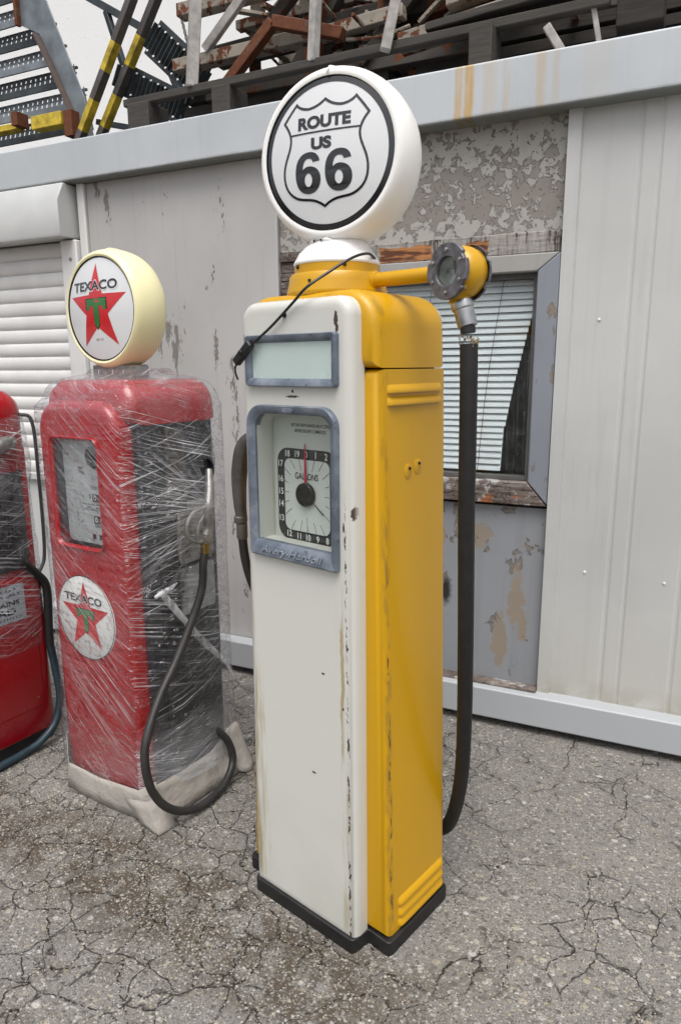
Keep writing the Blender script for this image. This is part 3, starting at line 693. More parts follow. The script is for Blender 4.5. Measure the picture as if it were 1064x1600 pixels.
def rack_unit(x0, x1, y, z0, h, label, mat):
    rt = tag(empty('rusty_rack', ((x0+x1)/2, y, z0)), label, 'rack', GR)
    o = (-(x0+x1)/2, -y, -z0)
    for nm, a, b, w in [('rail', (x0, y-.2, z0+.03), (x1, y-.2, z0+.03), .05), ('rail', (x0, y-.2, z0+h), (x1, y-.2, z0+h), .05), ('rail', (x0, y+.25, z0+.03), (x1, y+.25, z0+.03), .05), ('rail', (x0, y+.25, z0+h), (x1, y+.25, z0+h), .05)] + \
            [('post', (x, yy, z0+.05), (x+random.uniform(-.04, .04), yy, z0+h-.02), .05) for x in (x0+.12, (x0+x1)/2, x1-.12) for yy in (y-.2, y+.25)] + \
            [('brace', (x, y-.17, z0+.05), (x+.28, y-.17, z0+h-.03), .03) for x in (x0+.16, (x0+x1)/2+.05)] + \
            [('cross_bar', (x, y-.19, z0+.04), (x, y+.24, z0+.04), .05) for x in (x0+.05, x0+.35, x1-.35, x1-.05)]:
        bm = bmesh.new(); bar(bm, a, b, w, w*random.uniform(.9, 1.3)); link(nm, bm, mat, rt, o, bevel=.003)
rack_unit(-2.25, -1.45, 3.75, 2.86, .30, 'dark rusty steel frame low in the stack at the left', RUST3)
rack_unit(-1.50, -.75, 3.80, 2.86, .28, 'dark rusty steel frame low in the stack behind the globe', RUST2)
rack_unit(-2.20, -1.40, 3.70, 3.22, .28, 'rusty cream steel frame high in the stack at the left', RUST1)
rack_unit(-1.45, -.80, 3.72, 3.17, .30, 'rusty steel frame high in the stack right of the globe', RUST3)
rack_unit(-.95, -.35, 3.85, 2.96, .30, 'rusty steel frame behind the mottled beam at the right', RUST3)
rack_unit(-2.10, -1.1, 4.4, 3.35, .45, 'dark steel frame at the very back of the stack', RUST3)
for i, (a, b) in enumerate([((-2.2, 3.5, 3.12), (-1.3, 3.55, 3.16)), ((-1.75, 3.4, 2.80), (-1.65, 3.4, 3.3)), ((-1.40, 3.42, 2.80), (-1.30, 3.42, 3.3)), ((-1.28, 3.5, 3.12), (-.7, 3.5, 3.16)), ((-1.9, 3.45, 2.86), (-1.6, 3.45, 3.26))]):
    steel(['brown beam across the middle of the stack at the left', 'upright brown beam left of the middle pale post', 'upright brown beam right of the middle pale post', 'brown beam across the stack behind the leaning post', 'brown diagonal behind the pale strut'][i], a, b, .07, .07, [RUST3, RUST2, RUST3, RUST2, RUST3][i])
for i, (a, b, w) in enumerate([((-2.30, 3.45, 3.10), (-1.15, 3.45, 3.13), .09), ((-1.9, 3.3, 3.12), (-1.55, 3.3, 3.40), .05), ((-1.45, 3.3, 2.84), (-1.15, 3.35, 3.16), .05), ((-1.0, 3.3, 2.96), (-.55, 3.35, 3.25), .06), ((-1.3, 3.35, 3.30), (-.5, 3.4, 3.34), .08), ((-2.3, 3.4, 3.38), (-1.2, 3.4, 3.42), .08)]):
    steel(['thick dark beam through the middle of the left frames', 'dark diagonal at the top left of the middle pale post', 'dark diagonal at the left foot of the leaning post', 'dark diagonal over the mottled beam', 'dark beam along the top at the right', 'dark beam along the top at the left'][i], a, b, w, w, RUST3 if i % 2 else TIMD)
random.seed(31); sc_ = bmesh.new()
for k in range(95):
    c = Vector((random.uniform(-2.25, -.45), random.uniform(3.25, 4.1), 0)); zlo = 1.5+1.26*c.y/3; c.z = zlo+random.uniform(-.05, .55)*random.uniform(.4, 1)
    a = random.choice((0, 0, pi/2, random.uniform(0, pi))); el = random.choice((0, 0, random.uniform(-.6, .6), random.uniform(-1.2, 1.2))); L = random.uniform(.05, .26)
    d_ = Vector((cos(a)*cos(el), sin(a)*cos(el), sin(el)))*L; w_ = random.uniform(.012, .05)
    if c.x-L < -2.3: continue
    if random.random() < .35: tube(sc_, [c-d_, c+Vector((random.uniform(-.03, .03), 0, random.uniform(-.03, .03))), c+d_], w_*.28, 6, res=3)
    else: bar(sc_, c-d_, c+d_, w_, w_*random.uniform(.4, 1.2), random.uniform(-.2, .2))
tag(link('scrap_tangle', sc_, RUST1, bevel=.002), 'tangle of rusty and cream scrap bars filling the stack on the roof', 'scrap', kind='stuff')
# dark tarp-like timber pack filling the depth of the stack
for i, (x0, x1, z0, z1, yy) in enumerate([(-2.22, -1.70, 2.56, 2.95, 4.1), (-1.68, -1.2, 2.56, 3.05, 4.2), (-1.15, -.45, 2.56, 2.99, 4.15), (-2.1, -1.45, 3.12, 3.6, 4.25), (-2.48, -1.25, 2.56, 2.90, 3.35), (-1.2, -.25, 2.56, 2.92, 3.35), (-.22, .6, 2.56, 3.3, 3.5)]):
    rt = bmesh.new(); zc = z0
    while zc < z1:
        box(rt, x0+random.uniform(0, .05), x1-random.uniform(0, .05), yy, yy+.5, zc, zc+.045); zc += .062
    o = link('board_pack', rt, TIMD, bevel=.003)
    tag(o, ['dark board pack behind the lower left frame', 'dark board pack behind the white globe top', 'dark board pack behind the mottled beam', 'dark board pack high behind the left frames', 'low dark boards under the front plank at the left', 'low dark boards under the front plank at the right', 'tall dark board pack behind the timber block at the right end'][i], 'boards', 'packs of dark boards in the roof stack')
# hanging chain
ch = bmesh.new()
for k in range(13):
    t = k/12; c = Vector((-2.313+.038*t, 3.16, 3.19-.15*t)); a = pi/2*(k % 2)
    pts = [c+Vector((cos(a)*.007*cos(q), sin(a)*.007*cos(q), .011*sin(q))) for q in [2*pi*j/10 for j in range(11)]]
    tube(ch, pts, .0018, 5, res=1)
tag(link('chain', ch, DARK), 'short rusty chain hanging from the end of the top steel beam', 'chain')

# grating stair lying on the left of the roof
st = tag(empty('grating_stair', (-3.6, 3.4, 2.6)), 'galvanised stair flight with slotted treads at the left of the roof', 'stairs')
so_ = (3.6, -3.4, -2.6)
bm = bmesh.new(); prism4(bm, [(-3.10, 2.62), (-3.02, 2.62), (-3.10, 2.985), (-3.39, 3.66), (-3.545, 3.75), (-3.54, 3.43), (-3.40, 3.36), (-3.135, 2.84)], 3.30, 3.308); link('stringer', bm, GALV, st, so_, bevel=.002)
bm = bmesh.new(); bar(bm, (-3.405, 3.285, 3.352), (-3.12, 3.285, 2.80), .05, .012); link('stringer_flange', bm, plain('rusty_edge', (.10, .07, .06), .6), st, so_)
bm = bmesh.new(); box(bm, -3.55, -3.53, 3.27, 3.30, 3.42, 3.75); link('bracket', bm, RUST2, st, so_)
TX = [(-3.135, 2.835), (-3.165, 2.96), (-3.225, 3.085), (-3.295, 3.21), (-3.36, 3.335), (-3.42, 3.46), (-3.56, 3.585), (-3.6, 3.71)]
for i, (xr, zt) in enumerate(TX):
    tr = bmesh.new(); y0 = 3.34
    box(tr, -4.6, xr, y0, y0+.012, zt, zt+.034)
    x = -4.6
    while x < xr-.03:                          # oblique bars with open slots between
        ring_loft(tr, [[(x, y0+.012, zt+.030+q), (x+.031, y0+.012, zt+.030+q), (x+.031-.045, y0+.075, zt+.122+q), (x-.045, y0+.075, zt+.122+q)] for q in (0, .004)]); x += .040
    box(tr, -4.6, xr, y0+.042, y0+.048, zt+.072, zt+.080); box(tr, -4.6, xr-.02, y0+.070, y0+.082, zt+.112, zt+.124)
    link('tread', tr, GALV if i % 2 else GALVD, st, so_)
    bm = bmesh.new(); prism4(bm, [(xr, zt-.03), (xr+.05, zt-.005), (xr+.03, zt+.10), (xr, zt+.04)], 3.335, 3.34); link('tread_bracket', bm, GALV, st, so_)
YEL = plain('yellow_warning_paint', (.50, .36, .03), .6, var=.35, scale=18); STG = plain('grey_brown_steel', (.10, .09, .085), .55, .3, var=.2)
bm = bmesh.new(); box(bm, -3.42, -3.19, 3.20, 3.27, 2.835, 2.905); link('toe_bracket', bm, YEL, st, so_, bevel=.004)
bm = bmesh.new(); box(bm, -3.85, -3.56, 3.22, 3.28, 2.865, 2.90); link('toe_bracket', bm, YEL, st, so_, bevel=.004)
bm = bmesh.new(); box(bm, -3.55, -3.50, 3.18, 3.26, 2.87, 2.94); link('foot', bm, RUST2, st, so_)
bm = bmesh.new(); box(bm, -3.17, -3.11, 3.2, 3.26, 2.77, 2.90); link('foot', bm, RUST2, st, so_)
bm = bmesh.new(); box(bm, -4.8, -2.6, 3.3, 3.5, 2.535, 2.78); tag(link('timber_sleeper', bm, TIMD, bevel=.01), 'dark timber sleeper under the galvanised stair flight', 'beam')
# two striped poles
def pole(label, a, b):
    a, b = Vector(a), Vector(b); rt = tag(empty('striped_pole', a), label, 'pole', 'yellow and grey striped steel poles leaning on the roof'); o = tuple(-a)
    for t0, t1, mt, nm in ((0, .08, STG, 'plain_section'), (.08, .33, YEL, 'yellow_section'), (.33, .55, STG, 'plain_section'), (.55, .77, YEL, 'yellow_section'), (.77, 1.25, STG, 'plain_section')):
        bm = bmesh.new(); bar(bm, a.lerp(b, t0), a.lerp(b, t1), .05, .036); link(nm, bm, mt, rt, o, bevel=.003)
pole('left of the two yellow and grey striped poles', (-3.085, 3.22, 2.74), (-2.69, 3.22, 3.31)); pole('right of the two yellow and grey striped poles', (-2.985, 3.28, 2.76), (-2.565, 3.28, 3.34))
def trestle():
    rt = tag(empty('steel_trestle', (-2.95, 3.5, 2.6)), 'dark steel railing with sloping top rail behind the striped poles', 'railing'); o = (2.95, -3.5, -2.6)
    for nm, a, b, w in (('rail', (-3.55, 3.6, 3.80), (-2.55, 3.6, 3.20), .04), ('rail', (-3.2, 3.5, 2.93), (-2.4, 3.5, 2.72), .03), ('post', (-3.165, 3.6, 3.55), (-2.95, 3.55, 3.02), .032), ('post', (-2.80, 3.6, 3.33), (-2.60, 3.6, 2.88), .036), ('post', (-2.95, 3.5, 3.05), (-2.80, 3.5, 2.74), .03), ('foot_rail', (-2.95, 3.4, 2.78), (-2.4, 3.4, 2.70), .05)):
        bm = bmesh.new(); bar(bm, a, b, w, w); link(nm, bm, GALVD if nm != 'foot_rail' else GALV, rt, o, bevel=.002)
trestle()
def channel(label, a, b, w):
    a, b = Vector(a), Vector(b); bm = bmesh.new(); t = (b-a).normalized(); n = Vector((-t.z, 0, t.x))*-1
    L = (b-a).length
    for sgn in (-1, 1):
        c = n*sgn*w/2; bar(bm, a+c, b+c, .012, .05)
    k = 0
    while k*.028 < L: p = a+t*(k*.028); bar(bm, p-n*w/2, p+n*w/2, .05, .012, .5); k += 1
    nf = len(bm.faces); hb = bm; k = 0
    while k*.05 < L-.05:
        for sgn in (-1, 1):
            p = a+t*(k*.05+.03)+n*sgn*w/2; box(hb, p.x-.006, p.x+.006, p.y-.028, p.y-.0255, p.z-.004, p.z+.004)
        k += 1
    rt = link('slotted_channel', bm, GALVD); tag(rt, label, 'steel channel', 'slotted steel channels on the roof')
    rt.data.materials.append(WR)
    for p_ in rt.data.polygons:
        if p_.index >= nf: p_.material_index = 1
channel('upper dark slotted steel channel sloping down to the rusty beams', (-2.60, 3.30, 3.20), (-2.30, 3.30, 2.93), .13)
channel('lower dark slotted steel channel between the striped poles and the pale block', (-2.86, 3.32, 3.06), (-2.45, 3.34, 2.84), .11)

# ------------------------------------------------------------------ lamp globes (built facing -y, centred on their own origin)
def lens_sag(x, z, y0, rad=.165, sag=.019): return y0-sag*(1-(x*x+z*z)/(rad*rad))
def globe(parent, off, prof, mat, RR, facer, ring_w, art):
    # prof: (radius, y) outline from front rim to back rim
    rot = Matrix.Rotation(pi/2, 4, 'X')
    bm = bmesh.new(); lathe(bm, [(rr, -y) for rr, y in prof], 72, rot, (False, False))          # z -> -y
    b = link('globe_body', bm, mat, parent, off, sharp=50)
    yf = prof[0][1]
    for sgn in (1, -1):
        bm = bmesh.new(); pr = [(facer*k/10, -(lens_sag(facer*k/10, 0, yf+.004, facer))) for k in range(10, 0, -1)]
        rings = [[Vector((rr*cos(2*pi*k/72), (-y)*sgn, rr*sin(2*pi*k/72))) for k in range(72)] for rr, y in pr]
        vs = ring_loft(bm, rings, False, True); link('glass_face', bm, LENS, parent, off, sharp=50)
    def lay(bm2, name, m, eps=.0008, par=parent):
        fin = bmesh.new(); merge(fin, bm2, lambda c: Vector((c.x*facer, lens_sag(c.x*facer, c.y*facer, yf+.004, facer)-eps, c.y*facer)))
        me = link(name, fin, m, par, off); return me
    bm = stroke([(cos(2*pi*k/96)*(1-ring_w/2), sin(2*pi*k/96)*(1-ring_w/2)) for k in range(96)], ring_w, True); lay(bm, 'face_ring', PRINT, .0006)
    art(lay)
    # seam of the two halves
    return b
def route_art(lay):
    Rh = [(0, .70), (.07, .64), (.17, .60), (.27, .60), (.36, .61), (.42, .64), (.46, .685),
          (.54, .60), (.60, .53), (.655, .46), (.60, .40), (.53, .30), (.535, .20), (.545, .06), (.64, -.02), (.655, -.20), (.665, -.40), (.56, -.50), (.44, -.55), (.30, -.60), (.18, -.55), (0, -.68)]
    Rh = cubic(Rh, 8)+[(0, -.68)]
    full = Rh[:-1]+[(0, -.68)]+[(-x, y) for x, y in Rh[1:-1]][::-1]
    full = [(x-.02, y) for x, y in full]
    lay(stroke(full, .033, True), 'shield_outline', PRINT)
    lay(stroke([(-.555+.107*k, .285) for k in range(11)], .022), 'shield_bar', PRINT)
    def T(s, w, h, x, y, b, name):
        q = txt(s, w, h, b, sub=1)
        for v in q.verts: v.co.x += x; v.co.y += y
        lay(q, name, PRINT)
    T('ROUTE', .82, .170, -.03, .415, .050, 'lettering'); T('US', .32, .160, -.06, .135, .052, 'lettering')
    for dx in (-.275, .205):
        q = six(.41, .54)
        for v in q.verts: v.co.x += dx; v.co.y += -.235
        lay(q, 'numeral', PRINT)
def six(w, h):
    o = cubic([(.68, .77), (.62, .763), (.55, .757), (.49, .75), (.48, .81), (.44, .845), (.37, .845), (.28, .845), (.215, .77), (.205, .575), (.25, .63), (.31, .655), (.385, .655),
               (.56, .655), (.70, .53), (.70, .335), (.70, .13), (.56, -.01), (.37, -.01), (.16, -.01), (.0, .15), (.0, .49), (.0, .84), (.16, 1.), (.385, 1.), (.55, 1.), (.65, .92), (.68, .77)], 8)
    cc = bpy.data.curves.new('g', 'CURVE'); cc.dimensions = '2D'; cc.fill_mode = 'BOTH'
    for P in (o, [(.362+.105*cos(2*pi*k/28), .325+.165*sin(2*pi*k/28)) for k in range(28)]):
        sp = cc.splines.new('POLY'); sp.points.add(len(P)-1); sp.use_cyclic_u = True
        for q, p in zip(sp.points, P): q.co = ((p[0]-.35)/.70*w, (p[1]-.495)/1.01*h, 0, 1)
    ob = bpy.data.objects.new('g', cc); COL.objects.link(ob); bpy.context.view_layer.update()
    me = bpy.data.meshes.new_from_object(ob.evaluated_get(bpy.context.evaluated_depsgraph_get())); bpy.data.objects.remove(ob)
    b = bmesh.new(); b.from_mesh(me); bpy.data.meshes.remove(me); return b
def star_pts(Ro, k=.40, cy=0):
    p = []
    for i in range(10):
        a = pi/2+i*pi/5; q = Ro if i % 2 == 0 else Ro*k; p.append((q*cos(a), q*sin(a)+cy))
    return p
def star_art(lay, big=True):
    q = bmesh.new(); P = star_pts(.86)
    c = q.verts.new((0, 0, 0)); vs = [q.verts.new((*p, 0)) for p in P]
    for i in range(10): q.faces.new((c, vs[i], vs[(i+1) % 10]))
    bmesh.ops.subdivide_edges(q, edges=q.edges, cuts=5, use_grid_fill=True)
    lay(q, 'star', PRINTR, .0007)
    tp = [(-.30, .20), (-.30, -.02), (-.21, -.02), (-.19, .06), (-.085, .06), (-.075, -.30), (0, -.39), (.075, -.30), (.085, .06), (.19, .06), (.21, -.02), (.30, -.02), (.30, .20)]
    lay(poly_flat([(x*1.07, y*1.03+.004) for x, y in tp[::-1]], 2), 'letter_outline', PRINT, .0009)
    lay(poly_flat([(x*.97, y*.955+.004) for x, y in tp[::-1]], 2), 'letter', PRINTG, .0012)
    q = txt('TEXACO', 1.36, .22, .055, sub=1, space=1.04)
    for v in q.verts: v.co.x += -.05; v.co.y += .445-.05*v.co.x*v.co.x*0
    lay(q, 'lettering_edge', LENS, .0010)
    q = txt('TEXACO', 1.32, .185, .03, sub=1, space=1.04)
    for v in q.verts: v.co.x += -.05; v.co.y += .445
    lay(q, 'lettering', PRINT, .0013)
    q = txt('REG. T.M.', .22, .04, .0)
    for v in q.verts: v.co.x += 0; v.co.y += -.58
    lay(q, 'small_print', PRINT, .0010)

# ------------------------------------------------------------------ the yellow and white pump
def pump_yellow():
    th = R(-15.6); e1 = Vector((cos(th), sin(th), 0)); e2 = Vector((-sin(th), cos(th), 0))
    root = tag(empty('petrol_pump', Vector((-.970, 1.501, 0))+e1*OX+e2*OY, th), 'tall yellow petrol pump with white front door and round white lamp globe, nearest the camera', 'petrol pump', 'old petrol pumps standing in the yard')
    off = (-OX, -OY, 0)
    P = lambda n, bm, m, parent=root, **k: link(n, bm, m, parent, off, **k)
    # black base, stepped in plan
    bm = bmesh.new()
    plan = [(-.003, -.008), (.365, -.008), (.372, .05), (.444, .045), (.444, .322), (.372, .330), (.365, .392), (-.003, .392), (-.010, .330), (-.084, .322), (-.084, .045), (-.010, .05)]
    pl = fillet(plan, [.012]*2+[.003]+[.012]*2+[.003]+[.012]*2+[.003]+[.012]*2+[.003], 3)
    ring_loft(bm, [[(x, y, 0) for x, y in pl], [(x, y, .043) for x, y in pl]]); P('base', bm, BLACK, bevel=.003)
    # yellow cabinet, tapering upwards, and its hood
    xw = lambda z, w0, w1: w0+(w1-w0)*z/1.5
    hb = lambda z: xw(z, .253, .2155)
    body = [(OX-hb(.043), .044), (OX+hb(.043), .044), (OX+hb(1.49), 1.4925), (OX-hb(1.49), 1.4925)]
    rim = [(.022, .050), (.012, .0525), (.005, .058), (.0012, .066), (0, .074), (0, .306), (.0012, .314), (.005, .322), (.012, .3275), (.022, .330)]
    ccut = bmesh.new(); slab(ccut, fillet([(.040, 1.05), (.312, 1.05), (.312, 1.40), (.040, 1.40)], .01, 3), [(0, -.05), (0, .09)])
    bm = bmesh.new(); slab(bm, fillet(body, [0, 0, 0, 0], 2), rim); cab = P('cabinet', bm, YELLOW, cut=ccut, sharp=40)
    hood = [(OX-hb(1.495), 1.4955), (OX+hb(1.495), 1.4955), (OX+hb(1.66)-.002, 1.668), (OX-hb(1.66)+.002, 1.668)]
    bm = bmesh.new(); slab(bm, fillet(hood, [0, 0, .085, .085], 12), [(.030, .040), (.016, .0415), (.008, .046), (.003, .053), (0, .064), (0, .30), (.003, .314), (.010, .324), (.022, .330)]); P('hood', bm, YELLOW, sharp=40)
    # shallow pressed louvres on the side
    def louvre(z, y0, y1, hgt=.0135, tiltz=0.):
        bm = bmesh.new(); n = 8; rings = []
        for t, s in ((0, 0), (.012, .45), (.03, .8), (.06, .97), (.1, 1), (.9, 1), (.94, .97), (.97, .8), (.988, .45), (1, 0)):
            yy = y0+(y1-y0)*t
            X0 = OX+hb(z)-.001; zz = z+tiltz*t
            rings.append([(X0-.001, yy, zz-hgt*.9), (X0+.0105*s, yy, zz-hgt), (X0+.0115*s, yy, zz-hgt*.8), (X0+.0085*s, yy, zz-hgt*.1), (X0+.004*s, yy, zz+hgt*.5), (X0-.001, yy, zz+hgt)])
        ring_loft(bm, rings, False, False, True); return bm
    for z in (1.450, 1.4225): P('louvre', louvre(z, .078, .300, .0105), YELLOW, sharp=60)
    for z in (.128, .096, .066): P('louvre', louvre(z, .098, .312, .011), YELLOW, sharp=60)
    for y, z in ((.158, 1.260), (.198, 1.268)):
        X0 = OX+hb(z)
        bm = bmesh.new(); lathe(bm, [(.0155, -.001), (.0155, .0012), (.014, .0022), (.0, .0022)][:3], 24, Matrix.Translation((X0, y, z-.006)) @ Matrix.Rotation(pi/2, 4, 'Y') @ Matrix.Scale(1.25, 4, (1, 0, 0))); dsc = P('escutcheon', bm, YELLOWP)
        bm = bmesh.new(); lathe(bm, [(.0038, 0), (.0038, .0035), (.002, .0045)], 10, Matrix.Translation((X0+.002, y+.003, z+.002)) @ Matrix.Rotation(pi/2, 4, 'Y')); P('screw', bm, DARK, dsc)
    # white doors front and back
    wb = lambda z: xw(z, .188, .1765)
    door = [(OX-wb(.03)-.0, .030), (OX+wb(.03), .030), (OX+wb(1.655), 1.652), (OX-wb(1.655), 1.652)]
    ol = fillet(door, [0, 0, .045, .045], 8)
    pf = [(.030, .0005), (.020, .0), (.011, .0022), (.0055, .007), (.0018, .014), (0, .023), (0, .050)]
    fx = .178                                            # middle of the dial and lamp frames
    def frame_ol(x0, x1, z0, z1, rb, rt): return fillet([(x0, z0), (x1, z0), (x1, z1), (x0, z1)], [rb, rb, rt, rt], 7)
    cut = bmesh.new(); slab(cut, frame_ol(fx-.124, fx+.124, 1.066, 1.386, .004, .026), [(0, -.05), (0, .085)])
    bm = bmesh.new(); slab(bm, ol, pf); P('front_door', bm, WHITE, cut=cut, sharp=35)
    bm = bmesh.new(); slab(bm, ol, [(0, .3305), (0, .357), (.0018, .366), (.0055, .373), (.011, .378), (.020, .380)]); P('back_door', bm, WHITE, sharp=35)
    # upper lamp window
    def frame(name, x0, x1, z0, z1, wd, rb, rt, y0, parent=root, wbot=None, mat=ZINC):
        bm = bmesh.new(); o = frame_ol(x0, x1, z0, z1, rb, rt); wbot = wbot or wd
        i_ = frame_ol(x0+wd, x1-wd, z0+wbot, z1-wd, max(rb-wd*.5, .003), max(rt-wd*.6, .003))
        def ms(a, b, t): return [(p[0]*(1-t)+q[0]*t, p[1]*(1-t)+q[1]*t) for p, q in zip(a, b)]
        prof = [(0, .006), (0, y0+.004), (.10, y0), (.55, y0+.001), (.78, y0+.005), (1.0, y0+.010), (1.0, .012)]
        ring_loft(bm, [[(p[0], y, p[1]) for p in ms(o, i_, t)] for t, y in prof], False, False); return P(name, bm, mat, parent, sharp=40)
    lw = frame('lamp_window', fx-.146, fx+.146, 1.4535, 1.5735, .0185, .008, .008, -.014)
    bm = bmesh.new(); box(bm, fx-.130, fx+.130, -.003, .0, 1.470, 1.557); P('frosted_pane', bm, FROST, lw)
    # dial window: frame, recess, glass, dial
    dw = frame('dial_window', fx-.146, fx+.146, 1.028, 1.4095, .0215, .006, .048, -.016, wbot=.040)
    YD = .060
    bm = bmesh.new()
    q = frame_ol(fx-.1265, fx+.1265, 1.0635, 1.389, .004, .028)
    ring_loft(bm, [[(p[0], y, p[1]) for p in q] for y in (-.004, YD+.004)], False, False)
    P('recess_lining', bm, PLATE, dw)
    bm = bmesh.new(); box(bm, fx-.135, fx+.135, YD+.002, YD+.006, 1.05, 1.40); P('back_plate', bm, PLATE, dw)
    DCX, DCZ = .165, 1.186
    dial = P('dial', (lambda b: (slab(b, frame_ol(DCX-.1235, DCX+.133, 1.055, 1.385, .01, .02), [(0, YD), (0, YD+.002)]), b)[1])(bmesh.new()), plain('dial_face', (.56, .58, .55), .4, var=.05, scale=6), dw)
    def flat(b2, name, mt, y, par=dial):
        fin = bmesh.new(); merge(fin, b2, lambda c: Vector((DCX+c.x, y, DCZ+c.y))); return P(name, fin, mt, par)
    o = fillet([(-.101, -.124), (.101, -.124), (.101, .113), (-.101, .113)], .036, 8); i_ = fillet([(-.077, -.098), (.077, -.098), (.077, .087), (-.077, .087)], .020, 8)
    b = bmesh.new(); A_ = [b.verts.new((*p, 0)) for p in o]; B_ = [b.verts.new((*p, 0)) for p in i_]
    for k in range(len(o)): j = (k+1) % len(o); b.faces.new((A_[k], A_[j], B_[j], B_[k]))
    flat(b, 'number_band', PRINT, YD-.0008)
    nb = bmesh.new()
    pos = {0: (0, .100), 1: (.032, .100), 2: (.066, .099), 19: (-.030, .100), 18: (-.064, .099), 17: (-.089, .072), 16: (-.089, .033), 15: (-.089, .0), 14: (-.089, -.032), 13: (-.089, -.070), 12: (-.062, -.108), 11: (-.028, -.111), 10: (.004, -.111), 9: (.036, -.111), 8: (.068, -.110),
           3: (.089, .072), 4: (.089, .033), 5: (.089, 0), 6: (.089, -.032), 7: (.089, -.070)}
    for k, (x, y) in pos.items():
        s = str(k); merge(nb, txt(s, None, .0165, .012), lambda c, x=x, y=y: Vector((c.x*.85+x, c.y+y, 0)))
    flat(nb, 'numerals', PRINTW, YD-.0014)
    tk = bmesh.new()
    for k, (x, y) in pos.items():
        if k == 0: continue
        L = hypot(x, y); ux, uy = x/L, y/L; sc = min(.077/abs(ux) if abs(ux) > 1e-3 else 9, (.087 if uy > 0 else .098)/abs(uy) if abs(uy) > 1e-3 else 9)
        ln = .030 if k in (2, 18, 12, 8, 9, 11, 1, 19, 7, 17, 13, 3) else .016
        merge(tk, stroke([(ux*(sc-.001), uy*(sc-.001)), (ux*(sc-ln), uy*(sc-ln))], .0011), lambda c: c.copy())
    merge(tk, stroke([(0, -.06), (0, -.098)], .0008), lambda c: c.copy())
    flat(tk, 'tick_marks', PRINT, YD-.0012)
    g = bmesh.new(); merge(g, txt('GALLONS', .078, .0165, .01), lambda c: Vector((c.x, c.y+.045, 0)))
    merge(g, txt('SEE THAT BOTH HANDS ARE AT ZERO', .128, .0080, .006), lambda c: Vector((c.x+.015, c.y+.172, 0)))
    merge(g, txt('BEFORE DELIVERY COMMENCES.', .104, .0080, .006), lambda c: Vector((c.x+.015, c.y+.158, 0)))
    flat(g, 'lettering', PRINT, YD-.0012)
    bm = bmesh.new(); lathe(bm, [(.0300, 0), (.0300, .008), (.027, .011), (.001, .012)], 32, Matrix.Translation((DCX, YD-.002, DCZ)) @ Matrix.Rotation(pi/2, 4, 'X')); P('hub_disc', bm, DARK, dial)
    fin = bmesh.new(); merge(fin, poly_flat([(-.0045, .02), (.0045, .02), (.0012, .128), (-.0012, .128)]), lambda c: Vector((DCX+c.x, YD-.006, DCZ+c.y))); thick(fin, (0, .001, 0)); P('red_hand', fin, plain('red_hand_paint', (.5, .01, .05), .4), dial)
    q = [(.018, -.012), (.024, -.019), (.058, -.047), (.0575, -.043)]; fin = bmesh.new(); merge(fin, poly_flat(q), lambda c: Vector((DCX+c.x, YD-.005, DCZ+c.y))); thick(fin, (0, .001, 0)); P('black_hand', fin, DARK, dial)
    bm = bmesh.new(); slab(bm, frame_ol(fx-.128, fx+.128, 1.062, 1.39, .004, .028), [(0, -.0035), (0, -.001)]); P('pane', bm, GLASS, dw)
    # raised script and small badge on the frame
    fin = bmesh.new(); s_ = txt('Avery-Hardoll', .20, .024, -.0, sub=0); merge(fin, s_, lambda c: Vector((fx+c.x+c.y*.45, -.0165, 1.047+c.y+c.x*-.004))); thick(fin, (0, -.0022, 0)); P('raised_script', fin, plain('polished_zinc', (.42, .47, .54), .35, .4), dw)
    bm = bmesh.new(); slab(bm, frame_ol(fx-.016, fx+.016, 1.393, 1.403, .003, .003), [(0, -.015), (.001, -.0185)]); P('badge', bm, ZINC, dw)
    bm = bmesh.new(); lathe(bm, [(.0065, 0), (.006, .003), (.003, .005)], 14, Matrix.Translation((.160, -.0005, 1.617)) @ Matrix.Rotation(pi/2, 4, 'X')); P('door_lock', bm, DARK)
    # neck tiers, white lamp base
    cx, cy = .175, .170; TR = Matrix.Translation((cx, cy, 0))
    bm = bmesh.new(); lathe(bm, [(.121, 1.664), (.1245, 1.669), (.1235, 1.676), (.1175, 1.698), (.1165, 1.710), (.112, 1.716), (.09, 1.718)], 56, TR); nk = P('neck_ring', bm, YELLOWP, sharp=45)
    bm = bmesh.new(); lathe(bm, [(.1045, 1.716), (.1040, 1.738), (.098, 1.742)], 56, TR); P('upper_ring', bm, YELLOWP, nk, sharp=45)
    for a in (-112, -40, 170, 60):
        bm = bmesh.new(); lathe(bm, [(.005, .101), (.005, .1065), (.0025, .109)], 10, TR @ Matrix.Translation((0, 0, 1.731)) @ Matrix.Rotation(R(a), 4, 'Z') @ Matrix.Rotation(pi/2, 4, 'Y')); P('screw', bm, DARK, nk)
    bm = bmesh.new(); lathe(bm, [(.004, .117), (.0035, .1215)], 10, TR @ Matrix.Translation((0, 0, 1.695)) @ Matrix.Rotation(R(-82), 4, 'Z') @ Matrix.Rotation(pi/2, 4, 'Y')); P('screw', bm, DARK, nk)
    bm = bmesh.new(); lathe(bm, [(.1045, 1.737), (.1065, 1.740), (.1055, 1.744), (.0925, 1.766), (.0895, 1.7675), (.0885, 1.770), (.0845, 1.778), (.077, 1.790), (.066, 1.799), (.03, 1.804)], 56, TR)
    # pinch the upper part flatter front to back, as the cast lamp holder is
    for v in bm.verts:
        if v.co.z > 1.769: t = min(1, (v.co.z-1.769)/.03); v.co.y = cy+(v.co.y-cy)*(1-.25*t)
    gb = P('lamp_holder', bm, WPLAST, sharp=50)
